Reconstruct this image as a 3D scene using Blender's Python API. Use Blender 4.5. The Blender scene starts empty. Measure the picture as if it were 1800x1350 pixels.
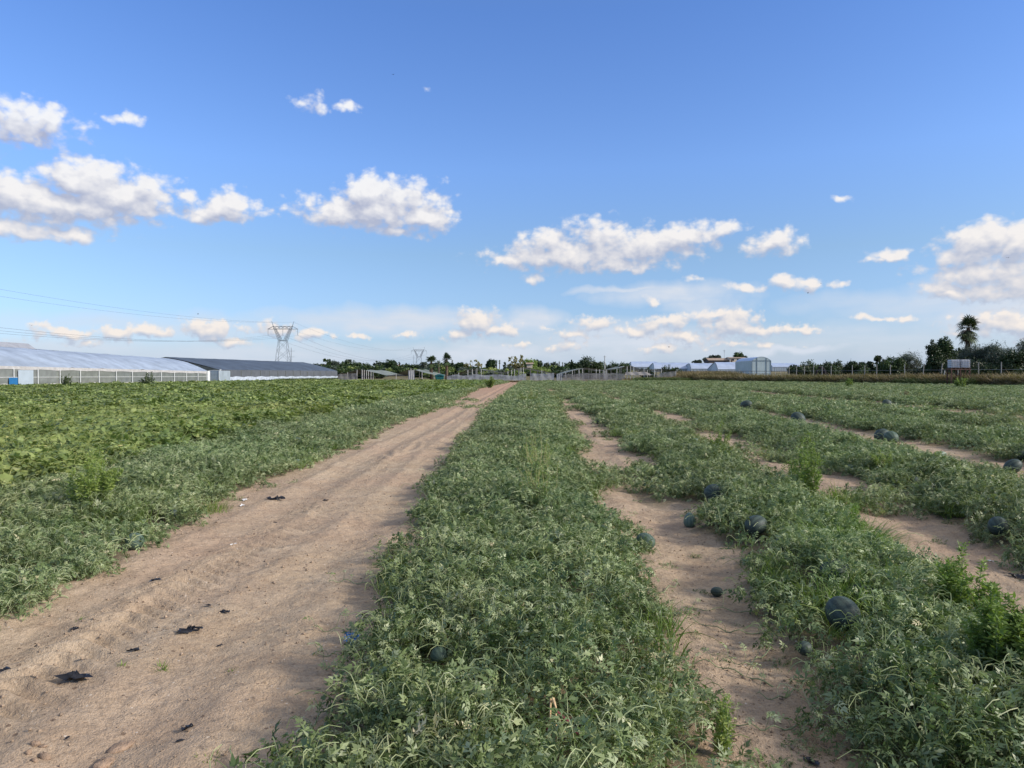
import bpy, math, random
import numpy as np
from mathutils import Vector, Matrix, Euler
R = math.radians
S = bpy.context.scene
COL = S.collection
rng = np.random.default_rng(7)
random.seed(7)

# ------------------------------------------------------------------ camera
F = 1300.0; CH = 1.6
YAW = math.atan(25/F); PITCH = math.atan(16/F)
cd = bpy.data.cameras.new('camera'); cam = bpy.data.objects.new('camera', cd); COL.objects.link(cam)
cam.location = (0, 0, CH); cam.rotation_euler = (math.pi/2-PITCH, 0, YAW)
cd.sensor_width = 36; cd.lens = 36*F/1800; cd.clip_start = 0.05; cd.clip_end = 20000
S.camera = cam
CM = cam.rotation_euler.to_matrix()
def ray(px, py): return (CM @ Vector(((px-900)/F, -(py-675)/F, -1)))
def P(px, py, D): return Vector((0, 0, CH)) + ray(px, py)*D
def G(px, py, z=0.0):
    r = ray(px, py); return Vector((0, 0, CH)) + r*((z-CH)/r.z)
def X_(px, Y): r = ray(px, 659); return r.x/r.y*Y           # world x on pixel column at world y
def Z_(py, px, Y): r = ray(px, py); return CH + r.z/r.y*Y    # world z seen at py at world y

# ------------------------------------------------------------------ light and sky
SUN_EL, SUN_AZ = 28, 105           # azimuth clockwise from +Y
S.view_settings.view_transform = 'Standard'; S.view_settings.look = 'None'
S.view_settings.gamma = 1; S.view_settings.use_curve_mapping = False
S.view_settings.exposure = 0.6
sl = bpy.data.lights.new('sun', 'SUN'); sun = bpy.data.objects.new('sun', sl); COL.objects.link(sun)
sl.energy = 3.2; sl.angle = R(8); sl.color = (1.0, .91, .80)
sd = Vector((math.sin(R(SUN_AZ))*math.cos(R(SUN_EL)), math.cos(R(SUN_AZ))*math.cos(R(SUN_EL)), math.sin(R(SUN_EL))))
sun.rotation_euler = sd.to_track_quat('Z', 'Y').to_euler()

class NT:
    def __init__(s, nt): s.nt = nt
    def n(s, t, **k):
        a = s.nt.nodes.new(t)
        for i, v in k.items():
            if i.startswith('i_'): a.inputs[int(i[2:])].default_value = v
            else: setattr(a, i, v)
        return a
    def l(s, a, b): s.nt.links.new(a, b)
    def m(s, op, a, b=None, c=None, clamp=False):
        x = s.nt.nodes.new('ShaderNodeMath'); x.operation = op; x.use_clamp = clamp
        for i, v in enumerate((a, b, c)):
            if v is None: continue
            if isinstance(v, (int, float)): x.inputs[i].default_value = v
            else: s.l(v, x.inputs[i])
        return x.outputs[0]
    def v(s, op, a, b=None):
        x = s.nt.nodes.new('ShaderNodeVectorMath'); x.operation = op
        for i, q in enumerate((a, b)):
            if q is None: continue
            if isinstance(q, (tuple, list)): x.inputs[i].default_value = q
            else: s.l(q, x.inputs[i])
        return x.outputs['Value'] if op == 'LENGTH' else x.outputs[0]
    def mix(s, f, a, b, bt='MIX'):
        x = s.nt.nodes.new('ShaderNodeMix'); x.data_type = 'RGBA'; x.blend_type = bt
        for sock, q in ((x.inputs[0], f), (x.inputs[6], a), (x.inputs[7], b)):
            if isinstance(q, (int, float)): sock.default_value = q
            elif isinstance(q, (tuple, list)): sock.default_value = (*q[:3], 1)
            else: s.l(q, sock)
        return x.outputs[2]
    def noise(s, vec, scale, detail=4, rough=.5, col=False, dim='3D'):
        x = s.n('ShaderNodeTexNoise', noise_dimensions=dim); x.inputs['Scale'].default_value = scale
        x.inputs['Detail'].default_value = detail; x.inputs['Roughness'].default_value = rough
        if vec is not None: s.l(vec, x.inputs['Vector'])
        return x.outputs['Color' if col else 'Fac']
    def mr(s, v, a, b, c=0., d=1., smooth=False):
        x = s.n('ShaderNodeMapRange'); x.inputs[1].default_value = a; x.inputs[2].default_value = b
        x.inputs[3].default_value = c; x.inputs[4].default_value = d
        if smooth: x.interpolation_type = 'SMOOTHSTEP'
        s.l(v, x.inputs[0]); return x.outputs[0]

def azel(px, py):
    r = ray(px, py).normalized()
    return math.degrees(math.atan2(r.x, r.y)), math.degrees(math.asin(r.z))
# clouds as soft ellipses on the sky: (px, py, rx, ry, strength)
CL = [ # left bank
 (40,350,110,34,1.1),(150,325,62,40,1.2),(110,360,130,34,1.1),(215,345,80,34,1.1),(0,340,80,34,1.1),(200,382,60,20,.8),(265,325,38,24,.8),(318,342,32,16,.75),
 (30,400,70,17,1.0),(100,408,66,14,.9),
 (385,372,66,17,1.0),(412,360,34,22,1.0),(350,380,34,13,.9),
 (35,215,78,34,.85),(85,210,38,26,.85),(10,230,60,22,.7),(152,224,14,11,.6),(232,207,22,12,.85),(200,211,20,9,.6),
 # centre
 (650,372,118,32,1.15),(645,345,42,36,1.3),(700,350,80,34,.95),(745,382,60,26,1.15),(600,375,70,22,1.0),(700,405,80,12,.7),(760,345,40,22,.6),(560,372,40,14,.6),
 (555,180,34,14,.6),(600,187,30,11,.65),(751,158,10,8,.5),
 # right centre
 (1000,450,140,27,1.1),(1050,410,66,26,.9),(1130,430,120,32,1.0),(1200,415,68,26,1.0),(960,425,50,22,.95),(900,452,36,17,1.0),(1080,465,110,16,.9),(1280,405,32,14,.75),
 (1365,425,44,22,1.0),(1350,435,40,12,.8),(1480,352,16,7,.8),(1570,447,30,12,1.05),(1545,457,26,6,.6),
 (1310,505,36,7,.7),(1380,498,26,13,.9),(1418,500,34,14,.9),(1472,498,10,7,.6),(930,487,18,9,.7),(1222,493,26,6,.6),(1150,530,17,10,.8),
 # right bank
 (1730,425,60,30,1.2),(1790,430,40,30,1.2),(1700,455,48,24,.95),(1740,480,90,26,.95),(1790,500,100,24,.9),(1655,505,36,12,1.0),(1665,516,30,9,.9),(1690,490,50,16,.8),
 (1545,560,40,6,.8),(1750,567,66,20,1.05),(1790,575,60,18,1.05),(1590,560,22,6,.7),
 # low row
 (840,568,38,26,1.2),(810,588,44,13,.9),(880,580,34,14,.9),(1050,570,34,17,1.0),(1020,590,50,10,.7),(1285,570,60,28,1.1),(1330,580,60,13,.9),(1170,570,40,16,1.0),(1200,592,56,14,.9),(1120,580,40,12,.9),(1250,550,40,10,.9),
 (1000,610,34,9,.9),(1160,612,50,9,.7),(1290,608,90,6,.7),(960,575,26,7,.6),(905,608,30,7,.6),(1400,582,26,5,.7),
 (370,580,36,20,1.2),(410,600,36,12,.8),(205,582,30,13,1.1),(260,584,44,11,1.1),(95,582,32,11,1.1),(135,585,22,9,1.05),(555,589,30,9,1.1),(487,578,34,13,.8),(625,593,14,7,.8),(712,590,26,6,.8),(150,600,60,6,.5),(430,575,24,6,.5),
]
HZ = [ (1180,515,130,22,.55),(1100,506,110,7,.5),(1240,535,60,26,.4),(700,565,260,24,.5),(300,575,300,22,.3),(930,565,60,24,.55),
 (1500,530,120,18,.25),(1640,540,160,30,.35),(1100,600,260,34,.55),(1500,600,300,30,.3),(450,625,260,24,.4),(860,620,200,22,.5),(100,610,180,16,.35),(560,610,90,12,.35),(1790,540,160,60,.5),(1400,615,140,9,.5)]
W = bpy.data.worlds.new("World"); S.world = W; W.use_nodes = True
W.node_tree.nodes.clear(); w = NT(W.node_tree)
sky = w.n('ShaderNodeTexSky', sky_type='NISHITA'); sky.sun_disc = False
sky.sun_elevation = R(SUN_EL); sky.sun_rotation = R(SUN_AZ); sky.air_density = 1.0; sky.dust_density = .6; sky.ozone_density = 2.5
BG = .1
SKYT = [(0,(.62,.78,1.30)),(1.7,(.66,.79,1.17)),(9.1,(.80,.89,1.05)),(15.4,(.87,1.04,1.39)),(26,(.75,.99,1.44)),(36,(1.0,1.1,1.35))]
CHZ = (4.5, 4.9, 5.55); CB0 = (6.1, 6.15, 6.3); CB1 = (6.2, 5.65, 5.2); CD0 = (2.8, 3.0, 4.0); CD1 = (3.3, 3.75, 4.6)

def cloud_group():
    g = bpy.data.node_groups.new('cloud_density', 'ShaderNodeTree')
    g.interface.new_socket('uv', in_out='INPUT', socket_type='NodeSocketVector')
    g.interface.new_socket('d', in_out='OUTPUT', socket_type='NodeSocketFloat'); g.interface.new_socket('soft', in_out='OUTPUT', socket_type='NodeSocketFloat')
    t = NT(g); gi = t.n('NodeGroupInput'); go = t.n('NodeGroupOutput')
    uv = gi.outputs[0]
    wn = t.noise(uv, .45, 2, .5, True, '2D')
    uvw = t.v('ADD', uv, t.v('MULTIPLY', t.v('SUBTRACT', wn, (.5, .5, .5)), (2.0, 1.1, 0)))
    cur = None; k = math.degrees(1/F)
    for (px, py, rx, ry, a) in CL:
        az, el = azel(px, py); sx_, sy_ = 1/(rx*k*1.36), 1/(ry*k*1.36)
        x = t.n('ShaderNodeVectorMath', operation='MULTIPLY_ADD'); t.l(uvw, x.inputs[0]); x.inputs[1].default_value = (sx_, sy_, 0); x.inputs[2].default_value = (-az*sx_, -el*sy_, 0)
        f = t.m('MULTIPLY_ADD', t.v('LENGTH', x.outputs[0]), -a, a)
        cur = f if cur is None else t.m('MAXIMUM', cur, f)
    st = t.v('MULTIPLY', uv, (1, 1.3, 1))
    n1 = t.m('SUBTRACT', t.noise(st, .8, 5, .46, False, '2D'), .5)
    vo = t.n('ShaderNodeTexVoronoi', voronoi_dimensions='2D'); vo.inputs['Scale'].default_value = 1.15
    vo.inputs['Detail'].default_value = 2; vo.inputs['Roughness'].default_value = .5
    t.l(t.v('ADD', st, t.v('MULTIPLY', wn, (.5, .5, 0))), vo.inputs['Vector'])
    sy = t.n('ShaderNodeSeparateXYZ'); t.l(uv, sy.inputs[0]); lowf = t.mr(sy.outputs[1], 8, 3, 0, 1)
    d = t.m('ADD', cur, t.m('MULTIPLY', n1, 1.0))
    d = t.m('ADD', d, t.m('MULTIPLY', t.m('SUBTRACT', t.noise(uv, 2.3, 3, .5, False, '2D'), .5), t.m('MULTIPLY', lowf, .9)))
    d = t.m('ADD', d, t.m('MULTIPLY_ADD', vo.outputs['Distance'], -.30, .08))
    t.l(t.m('MAXIMUM', d, -1.0), go.inputs[0])
    sf = t.m('ADD', t.m('MAXIMUM', cur, -.6), t.m('MULTIPLY', t.noise(st, .8, 2, .42, False, '2D'), .75)); t.l(t.m('ADD', sf, t.m('MULTIPLY', vo.outputs['Distance'], -.2)), go.inputs[1])
    return g
tc = w.n('ShaderNodeTexCoord'); sx = w.n('ShaderNodeSeparateXYZ'); w.l(tc.outputs['Generated'], sx.inputs[0])
az = w.m('MULTIPLY', w.m('ARCTAN2', sx.outputs[0], sx.outputs[1]), 57.2958)
el = w.m('MULTIPLY', w.m('ARCSINE', sx.outputs[2]), 57.2958)
cv = w.n('ShaderNodeCombineXYZ'); w.l(az, cv.inputs[0]); w.l(el, cv.inputs[1]); uv = cv.outputs[0]
CG = cloud_group()
def dens(v):
    g = w.n('ShaderNodeGroup'); g.node_tree = CG; w.l(v, g.inputs[0]); return g.outputs[0], g.outputs[1]
d0, s0 = dens(uv); 
so = w.mr(el, 2, 14, .38, 1.1); ov = w.n('ShaderNodeCombineXYZ'); w.l(w.m('MULTIPLY', so, .35), ov.inputs[0]); w.l(so, ov.inputs[1])
_, s1 = dens(w.v('ADD', uv, ov.outputs[0]))
alpha = w.mr(d0, -.06, .56, 0, .97, True)
lit = w.mr(w.m('SUBTRACT', s0, s1), -.34, .52, 0, 1)
nl = w.m('SUBTRACT', w.noise(uv, 1.3, 4, .5, False, '2D'), .5)
lit = w.m('ADD', lit, w.m('MULTIPLY', nl, .3), clamp=True)
hcur = None; k = math.degrees(1/F)
huv = w.v('ADD', uv, w.v('MULTIPLY', w.v('SUBTRACT', w.noise(uv, .3, 3, .5, True, '2D'), (.5,.5,.5)), (5, 1.6, 0)))
for (px, py, rx, ry, a) in HZ:
    a = min(1, a*2.0)
    A, E = azel(px, py); sx_, sy_ = 1/(rx*k*1.2), 1/(ry*k*1.3)
    x = w.n('ShaderNodeVectorMath', operation='MULTIPLY_ADD'); w.l(huv, x.inputs[0]); x.inputs[1].default_value = (sx_, sy_, 0); x.inputs[2].default_value = (-A*sx_, -E*sy_, 0)
    f = w.mr(w.v('LENGTH', x.outputs[0]), 1.0, .25, 0, a)
    hcur = f if hcur is None else w.m('MAXIMUM', hcur, f)
strk = w.noise(w.v('MULTIPLY', uv, (.25, 1.3, 1)), 1.0, 5, .6, False, '2D')
hz = w.m('MULTIPLY', hcur, w.mr(strk, .3, .65, .72, 1.0))
ramp = w.n('ShaderNodeValToRGB'); w.l(w.mr(el, 0, 60), ramp.inputs[0]); e = ramp.color_ramp.elements
while len(e) < len(SKYT): e.new(.5)
for q, (p_, c_) in zip(e, SKYT): q.position = p_/60; q.color = (*c_, 1)
tint = ramp.outputs[0]
base = w.mix(1, sky.outputs[0], tint, 'MULTIPLY')
base = w.mix(w.mr(el, 2.4, .3, 0, 1), base, (3.4, 4.1, 5.1))
base = w.mix(hz, base, CHZ)
warm = w.mr(el, 16, 2, 0, 1)
bright = w.mix(warm, CB0, CB1)
dark = w.mix(warm, CD0, CD1)
ccol = w.mix(lit, dark, bright)
final = w.mix(alpha, base, ccol)
final = w.mix(w.mr(el, 34, 60, 0, .75), final, (5.6, 5.5, 5.3))   # even white-grey cloud added overhead, out of view, as soft neutral fill
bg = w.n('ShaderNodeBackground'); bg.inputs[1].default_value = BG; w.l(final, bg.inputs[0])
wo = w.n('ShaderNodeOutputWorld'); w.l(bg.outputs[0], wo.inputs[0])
W.cycles.sampling_method = 'MANUAL'; W.cycles.sample_map_resolution = 512
S.cycles.max_bounces = 6; S.cycles.diffuse_bounces = 2; S.cycles.glossy_bounces = 2; S.cycles.transparent_max_bounces = 16; S.cycles.transmission_bounces = 3

# ------------------------------------------------------------------ helpers
def tag(o, label=None, cat=None, group=None, kind=None):
    if label: o['label'] = label
    if cat: o['category'] = cat
    if group: o['group'] = group
    if kind: o['kind'] = kind
    return o
def empty(name, loc, rz=0):
    o = bpy.data.objects.new(name, None); COL.objects.link(o); o.location = loc; o.rotation_euler = (0, 0, rz)
    o.empty_display_size = .1; return o
def np_mesh(name, verts, faces, mat=None, smooth=False, attrs=None):
    """faces: (n,3) or (n,4) array or list of such arrays"""
    me = bpy.data.meshes.new(name)
    if not isinstance(faces, list): faces = [faces]
    faces = [np.asarray(f, dtype=np.int32) for f in faces if len(f)]
    verts = np.asarray(verts, dtype=np.float32)
    me.vertices.add(len(verts)); me.vertices.foreach_set('co', verts.ravel())
    nl = sum(f.size for f in faces); npoly = sum(len(f) for f in faces)
    me.loops.add(nl); me.loops.foreach_set('vertex_index', np.concatenate([f.ravel() for f in faces]))
    me.polygons.add(npoly)
    tot = np.concatenate([np.full(len(f), f.shape[1], dtype=np.int32) for f in faces])
    st = np.concatenate([[0], np.cumsum(tot)[:-1]]).astype(np.int32)
    me.polygons.foreach_set('loop_start', st); me.polygons.foreach_set('loop_total', tot)
    if smooth: me.polygons.foreach_set('use_smooth', np.ones(npoly, dtype=bool))
    me.update(calc_edges=True)
    if attrs:
        for k, v in attrs.items():
            a = me.attributes.new(k, 'FLOAT', 'POINT'); a.data.foreach_set('value', np.asarray(v, dtype=np.float32))
    if mat: me.materials.append(mat)
    return me
class MB:
    def __init__(s): s.v = []; s.f = []
    def add(s, vs, fs):
        b = len(s.v); s.v += [tuple(v) for v in vs]; s.f += [tuple(i+b for i in f) for f in fs]
    def box(s, x0, y0, z0, x1, y1, z1):
        s.add([(x0,y0,z0),(x1,y0,z0),(x1,y1,z0),(x0,y1,z0),(x0,y0,z1),(x1,y0,z1),(x1,y1,z1),(x0,y1,z1)],
              [(0,3,2,1),(4,5,6,7),(0,1,5,4),(1,2,6,5),(2,3,7,6),(3,0,4,7)])
    def quad(s, *p): s.add(p, [(0,1,2,3)])
    def tube(s, pts, r, n=6, cap=True):
        pts = [Vector(p) for p in pts]; m = len(pts)
        rs = r if isinstance(r, (list, tuple)) else [r]*m
        vs = []; fs = []
        for i, p in enumerate(pts):
            t = (pts[min(i+1, m-1)]-pts[max(i-1, 0)]).normalized()
            u = t.cross(Vector((0, 0, 1)) if abs(t.z) < .9 else Vector((1, 0, 0))).normalized(); w_ = t.cross(u)
            for k in range(n):
                a = 2*math.pi*k/n; vs.append(p+(u*math.cos(a)+w_*math.sin(a))*rs[i])
        for i in range(m-1):
            for k in range(n):
                k2 = (k+1) % n; fs.append((i*n+k, i*n+k2, (i+1)*n+k2, (i+1)*n+k))
        if cap: fs.append(tuple(range(n-1, -1, -1))); fs.append(tuple((m-1)*n+k for k in range(n)))
        s.add(vs, fs)
    def build(s, name, mat, parent=None, smooth=False):
        me = bpy.data.meshes.new(name); me.from_pydata(s.v, [], s.f)
        if smooth: me.polygons.foreach_set('use_smooth', [True]*len(me.polygons))
        me.materials.append(mat); o = bpy.data.objects.new(name, me); COL.objects.link(o)
        if parent: o.parent = parent
        return o
def obj(name, me, parent=None, loc=None, rz=0, sc=None):
    o = bpy.data.objects.new(name, me); COL.objects.link(o)
    if parent: o.parent = parent
    if loc is not None: o.location = loc
    o.rotation_euler = (0, 0, rz)
    if sc is not None: o.scale = sc if isinstance(sc, (tuple, list)) else (sc,)*3
    return o
def copy_tree(o, parent=None):
    c = o.copy(); COL.objects.link(c); c.parent = parent
    for ch in list(o.children): copy_tree(ch, c)
    return c

# value noise
def _h(ix, iy, s):
    n = (ix*374761393 + iy*668265263 + s*1442695041) & 0xffffffff
    n = ((n ^ (n >> 13))*1274126177) & 0xffffffff
    return ((n ^ (n >> 16)) & 0xffff)/65535.0
def vnoise(x, y, s=0):
    x = np.asarray(x, float); y = np.asarray(y, float)
    ix = np.floor(x).astype(np.int64); iy = np.floor(y).astype(np.int64); fx = x-ix; fy = y-iy
    fx = fx*fx*(3-2*fx); fy = fy*fy*(3-2*fy)
    a = _h(ix, iy, s); b = _h(ix+1, iy, s); c = _h(ix, iy+1, s); d = _h(ix+1, iy+1, s)
    return (a*(1-fx)+b*fx)*(1-fy)+(c*(1-fx)+d*fx)*fy
def fbm(x, y, o=4, s=0):
    t = 0; a = .5
    for i in range(o): t = t+a*vnoise(x*2**i, y*2**i, s+i*17); a *= .5
    return t/(1-.5**o)

# ------------------------------------------------------------------ field layout (x of each edge against y)
def E(ys, xs): return lambda y: np.interp(y, ys, xs)
e_left = E([3,5,7,9.3,15.5,34,46,83,160], [-3.35,-3.4,-3.6,-3.75,-3.9,-4.3,-4.6,-5.6,-3.8])      # left growth ends, track begins
e_c0 = E([3,4.7,8.5,15,32,70,160], [-.96,-1.02,-1.2,-1.4,-1.65,-1.5,-1.0])
e_c1 = E([3,6,8,10.7,25,34,60,140], [.78,.95,.98,1.0,1.2,1.4,1.7,2.0])
e_20 = E([3,4.2,7,10.7,25,60,140], [1.35,1.5,1.9,2.1,2.6,3.2,3.2])
e_21 = E([3,4.8,6.4,9.3,13,15.5,30,60,140], [2.6,2.85,3.1,3.45,3.7,3.85,4.5,5.4,6.4])
e_30 = E([3,6,8.5,13.5,30,60,140], [3.8,4.1,4.7,5.1,6.1,7.0,8]) 
e_31 = E([6,10.7,14.4,25,60,140], [6.3,6.7,7.2,8.2,9.7,11.5])
e_strip = E([10,23.4,65,140], [14.3,15.9,20.2,27.5])
e_melon = E([3,8.2,12,28,61,120], [-5.4,-5.9,-6.7,-7.2,-6.4,-5.5])
def wob(y, s, a=.34): return a*(2*fbm(y*1.1, y*0+s*9.7, 3, s)-1) + .3*a*(2*vnoise(y*6, y*0+s, s+3)-1)
def sstep(a, b, x):
    t = np.clip((x-a)/(b-a), 0, 1); return t*t*(3-2*t)
def y_end(x): return np.interp(x, [-60,-50,-20,0,20,36,51,59,75], [128,158,160,160,162,165,120,88,60])
def field(x, y):
    """returns coverage 0..1, canopy height, zone (0 melon,1 leafy crop)"""
    x = np.asarray(x, float); y = np.asarray(y, float)
    def band(l, r, s, hmax):
        nw = np.clip((y-2.5)/5, .25, 1); a = x-(l+wob(y, s)*nw); b = (r+wob(y, s+5)*nw)-x
        d = np.minimum(a, b); wid = np.maximum((r-l)*.5, .3)
        t = np.clip(d/wid, 0, 1)
        c = sstep(-.06, .14, d)
        return c, hmax*np.sqrt(np.clip(t*1.6, 0, 1))*(c > 0)
    cs = []; hs = []
    for l, r, s, hm in ((e_melon(y)-1, e_left(y), 1, .22), (e_c0(y), e_c1(y), 2, .24), (e_20(y), e_21(y), 3, .25), (e_30(y), e_31(y), 4, .26)):
        c, h = band(l, r, s, hm); cs.append(c); hs.append(h)
    # right field : rows up to strip and beyond
    x0 = e_31(y)+1.25
    k = (x-x0)/3.15; fr = k-np.floor(k)
    d = np.minimum(fr, 1-fr)*3.15
    rw = wob(y+np.floor(k)*31, 9, .5)
    c = sstep(.34, .62, d+rw*.5+np.clip((y-40)/60, 0, .12)); c = np.where((x < x0), 0, c)
    st = np.abs(x-(e_strip(y)+.1)-.5*wob(y*.3, 12, 1))
    stm = sstep(1.45, 1.75, st)
    c = c*np.where(y < 75, stm, 1)
    cs.append(c); hs.append(.27*np.sqrt(np.clip(d/1.2, 0, 1))*c)
    # farther out the bare gaps get patchy
    gap = sstep(7.5, 9.5, y)*sstep(.61-.06*sstep(20, 60, y), .70, fbm(x*.6+3, y*.42, 3, 69))*(x > 0)*(x < e_31(y)+.5)
    cs.append(gap*.75); hs.append(gap*.09)
    gp1 = sstep(60, 75, y)*(x > 0)*(x < e_31(y)+.5)*sstep(.40, .5, fbm(x*.5, y*.12, 2, 67)); cs.append(gp1*.9); hs.append(gp1*.13)
    # leafy crop
    zl = x-(e_melon(y)+wob(y, 20, .5)); cc = sstep(.1, -.2, zl)
    cs.append(cc); hs.append(cc*.33)
    cov = np.max(cs, 0); h = np.max(hs, 0)
    cov = cov*np.where(y > y_end(x), 0, 1)
    hn = fbm(x*1.3, y*1.3, 3, 40); h = h*np.where(cc > .5, .8+.35*hn, .35+1.1*hn)
    return cov, h, cc
def gz(x, y, fine=True):
    x = np.asarray(x, float); y = np.asarray(y, float)
    far = 4.5*sstep(235, 400, y) + 5*np.exp(-((x-125)/60)**2-((y-480)/90)**2)
    near = 1-sstep(30, 60, np.hypot(x, y))
    z = .035*(2*fbm(x*.7, y*.5, 3, 1)-1)
    # wheel ruts and ridges on the track
    for cx, dp in ((-3.0, .036), (-1.75, .028), (1.4, .02), (4.0, .02)):
        cxx = cx+.12*(2*vnoise(y*.25, y*0, 5)-1)
        z = z-dp*np.exp(-((x-cxx)/.2)**2)+.5*dp*np.exp(-((np.abs(x-cxx)-.36)/.1)**2)
    if fine:
        tr = np.exp(-((x+2.6)/.28)**4)*np.clip(1.8*vnoise(x*.8, y*.35, 77)-.5, 0, 1)   # tyre lugs
        z = z+near*tr*.022*np.sin((y+.55*np.abs(x+2.6))*2*math.pi/.17)
        rg = 1-np.abs(2*fbm(x*3.1, y*1.6, 3, 71)-1); z = z+near*.05*np.clip(rg-.8, 0, 1)*5*.2*sstep(.42, .62, fbm(x*.9, y*.6, 2, 72))
        n2 = fbm(x*4, y*4, 4, 3); z = z+near*(.036*(n2-.5)+.03*np.clip(vnoise(x*9, y*9, 8)-.72, 0, 1)*sstep(.45, .7, fbm(x*.8, y*.8, 2, 60)))
        z = z+near*.011*(2*fbm(x*18, y*22, 3, 9)-1)
    c, h, _ = field(x, y); z = z+.05*np.clip(h/.25, 0, 1)*c
    return z+far

# ------------------------------------------------------------------ materials
def new_mat(name):
    m = bpy.data.materials.new(name); m.use_nodes = True; m.node_tree.nodes.clear(); t = NT(m.node_tree)
    o = t.n('ShaderNodeOutputMaterial'); return m, t, o
def pmat(name, col, rough=.7, var=.12, scale=3, spec=.3, bump=0, metal=0, alpha=1, trans=0, col2=None, obj_rand=0):
    m, t, o = new_mat(name); p = t.n('ShaderNodeBsdfPrincipled')
    tcn = t.n('ShaderNodeTexCoord'); nz = t.noise(tcn.outputs['Object'], scale, 5, .6)
    c = t.mix(t.mr(nz, .3, .7), tuple(v*(1-var) for v in col), tuple(min(1, v*(1+var)) for v in (col2 or col)))
    if obj_rand:
        oi = t.n('ShaderNodeObjectInfo'); hs = t.n('ShaderNodeHueSaturation'); t.l(c, hs.inputs['Color'])
        t.l(t.mr(oi.outputs['Random'], 0, 1, 1-obj_rand, 1+obj_rand), hs.inputs['Value']); c = hs.outputs[0]
    t.l(c, p.inputs['Base Color']); p.inputs['Roughness'].default_value = rough; p.inputs['Metallic'].default_value = metal
    p.inputs['Specular IOR Level'].default_value = spec
    if bump:
        b = t.n('ShaderNodeBump'); b.inputs['Strength'].default_value = bump; b.inputs['Distance'].default_value = .02
        t.l(t.noise(tcn.outputs['Object'], scale*4, 5, .6), b.inputs['Height']); t.l(b.outputs[0], p.inputs['Normal'])
    sh = p.outputs[0]
    if trans:
        tr = t.n('ShaderNodeBsdfTranslucent'); t.l(c, tr.inputs[0]); mx = t.n('ShaderNodeMixShader'); mx.inputs[0].default_value = trans
        t.l(sh, mx.inputs[1]); t.l(tr.outputs[0], mx.inputs[2]); sh = mx.outputs[0]
    if alpha < 1:
        tp = t.n('ShaderNodeBsdfTransparent'); mx = t.n('ShaderNodeMixShader'); mx.inputs[0].default_value = alpha
        t.l(tp.outputs[0], mx.inputs[1]); t.l(sh, mx.inputs[2]); sh = mx.outputs[0]
    t.l(sh, o.inputs[0]); return m
def leaf_mat(name, stops, spec=.35, rough=.5, trans=.22, big=(.5, .8, 1.25)):
    """stops: [(pos,color)] over a per-leaf tint; large noise varies brightness across the field"""
    m, t, o = new_mat(name)
    at = t.n('ShaderNodeAttribute', attribute_name='tint'); oi = t.n('ShaderNodeObjectInfo')
    geo = t.n('ShaderNodeNewGeometry')
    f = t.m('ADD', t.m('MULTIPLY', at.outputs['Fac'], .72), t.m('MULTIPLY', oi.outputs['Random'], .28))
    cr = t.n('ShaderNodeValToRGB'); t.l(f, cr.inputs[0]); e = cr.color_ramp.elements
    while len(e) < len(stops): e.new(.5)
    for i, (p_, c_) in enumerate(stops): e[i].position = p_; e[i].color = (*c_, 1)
    n = t.noise(geo.outputs['Position'], big[0], 3, .6)
    hs = t.n('ShaderNodeHueSaturation'); t.l(cr.outputs[0], hs.inputs['Color']); t.l(t.mr(n, .3, .7, big[1], big[2]), hs.inputs['Value'])
    n2 = t.noise(geo.outputs['Position'], big[0]*.37, 2, .5); t.l(t.mr(n2, .3, .7, .485, .512), hs.inputs['Hue'])
    c = hs.outputs[0]
    p = t.n('ShaderNodeBsdfPrincipled'); t.l(c, p.inputs['Base Color']); p.inputs['Roughness'].default_value = rough
    p.inputs['Specular IOR Level'].default_value = spec
    tr = t.n('ShaderNodeBsdfTranslucent'); t.l(t.mix(1, c, (1.1, 1.2, .6), 'MULTIPLY'), tr.inputs[0])
    mx = t.n('ShaderNodeMixShader'); mx.inputs[0].default_value = trans; t.l(p.outputs[0], mx.inputs[1]); t.l(tr.outputs[0], mx.inputs[2])
    t.l(mx.outputs[0], o.inputs[0]); return m

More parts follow.
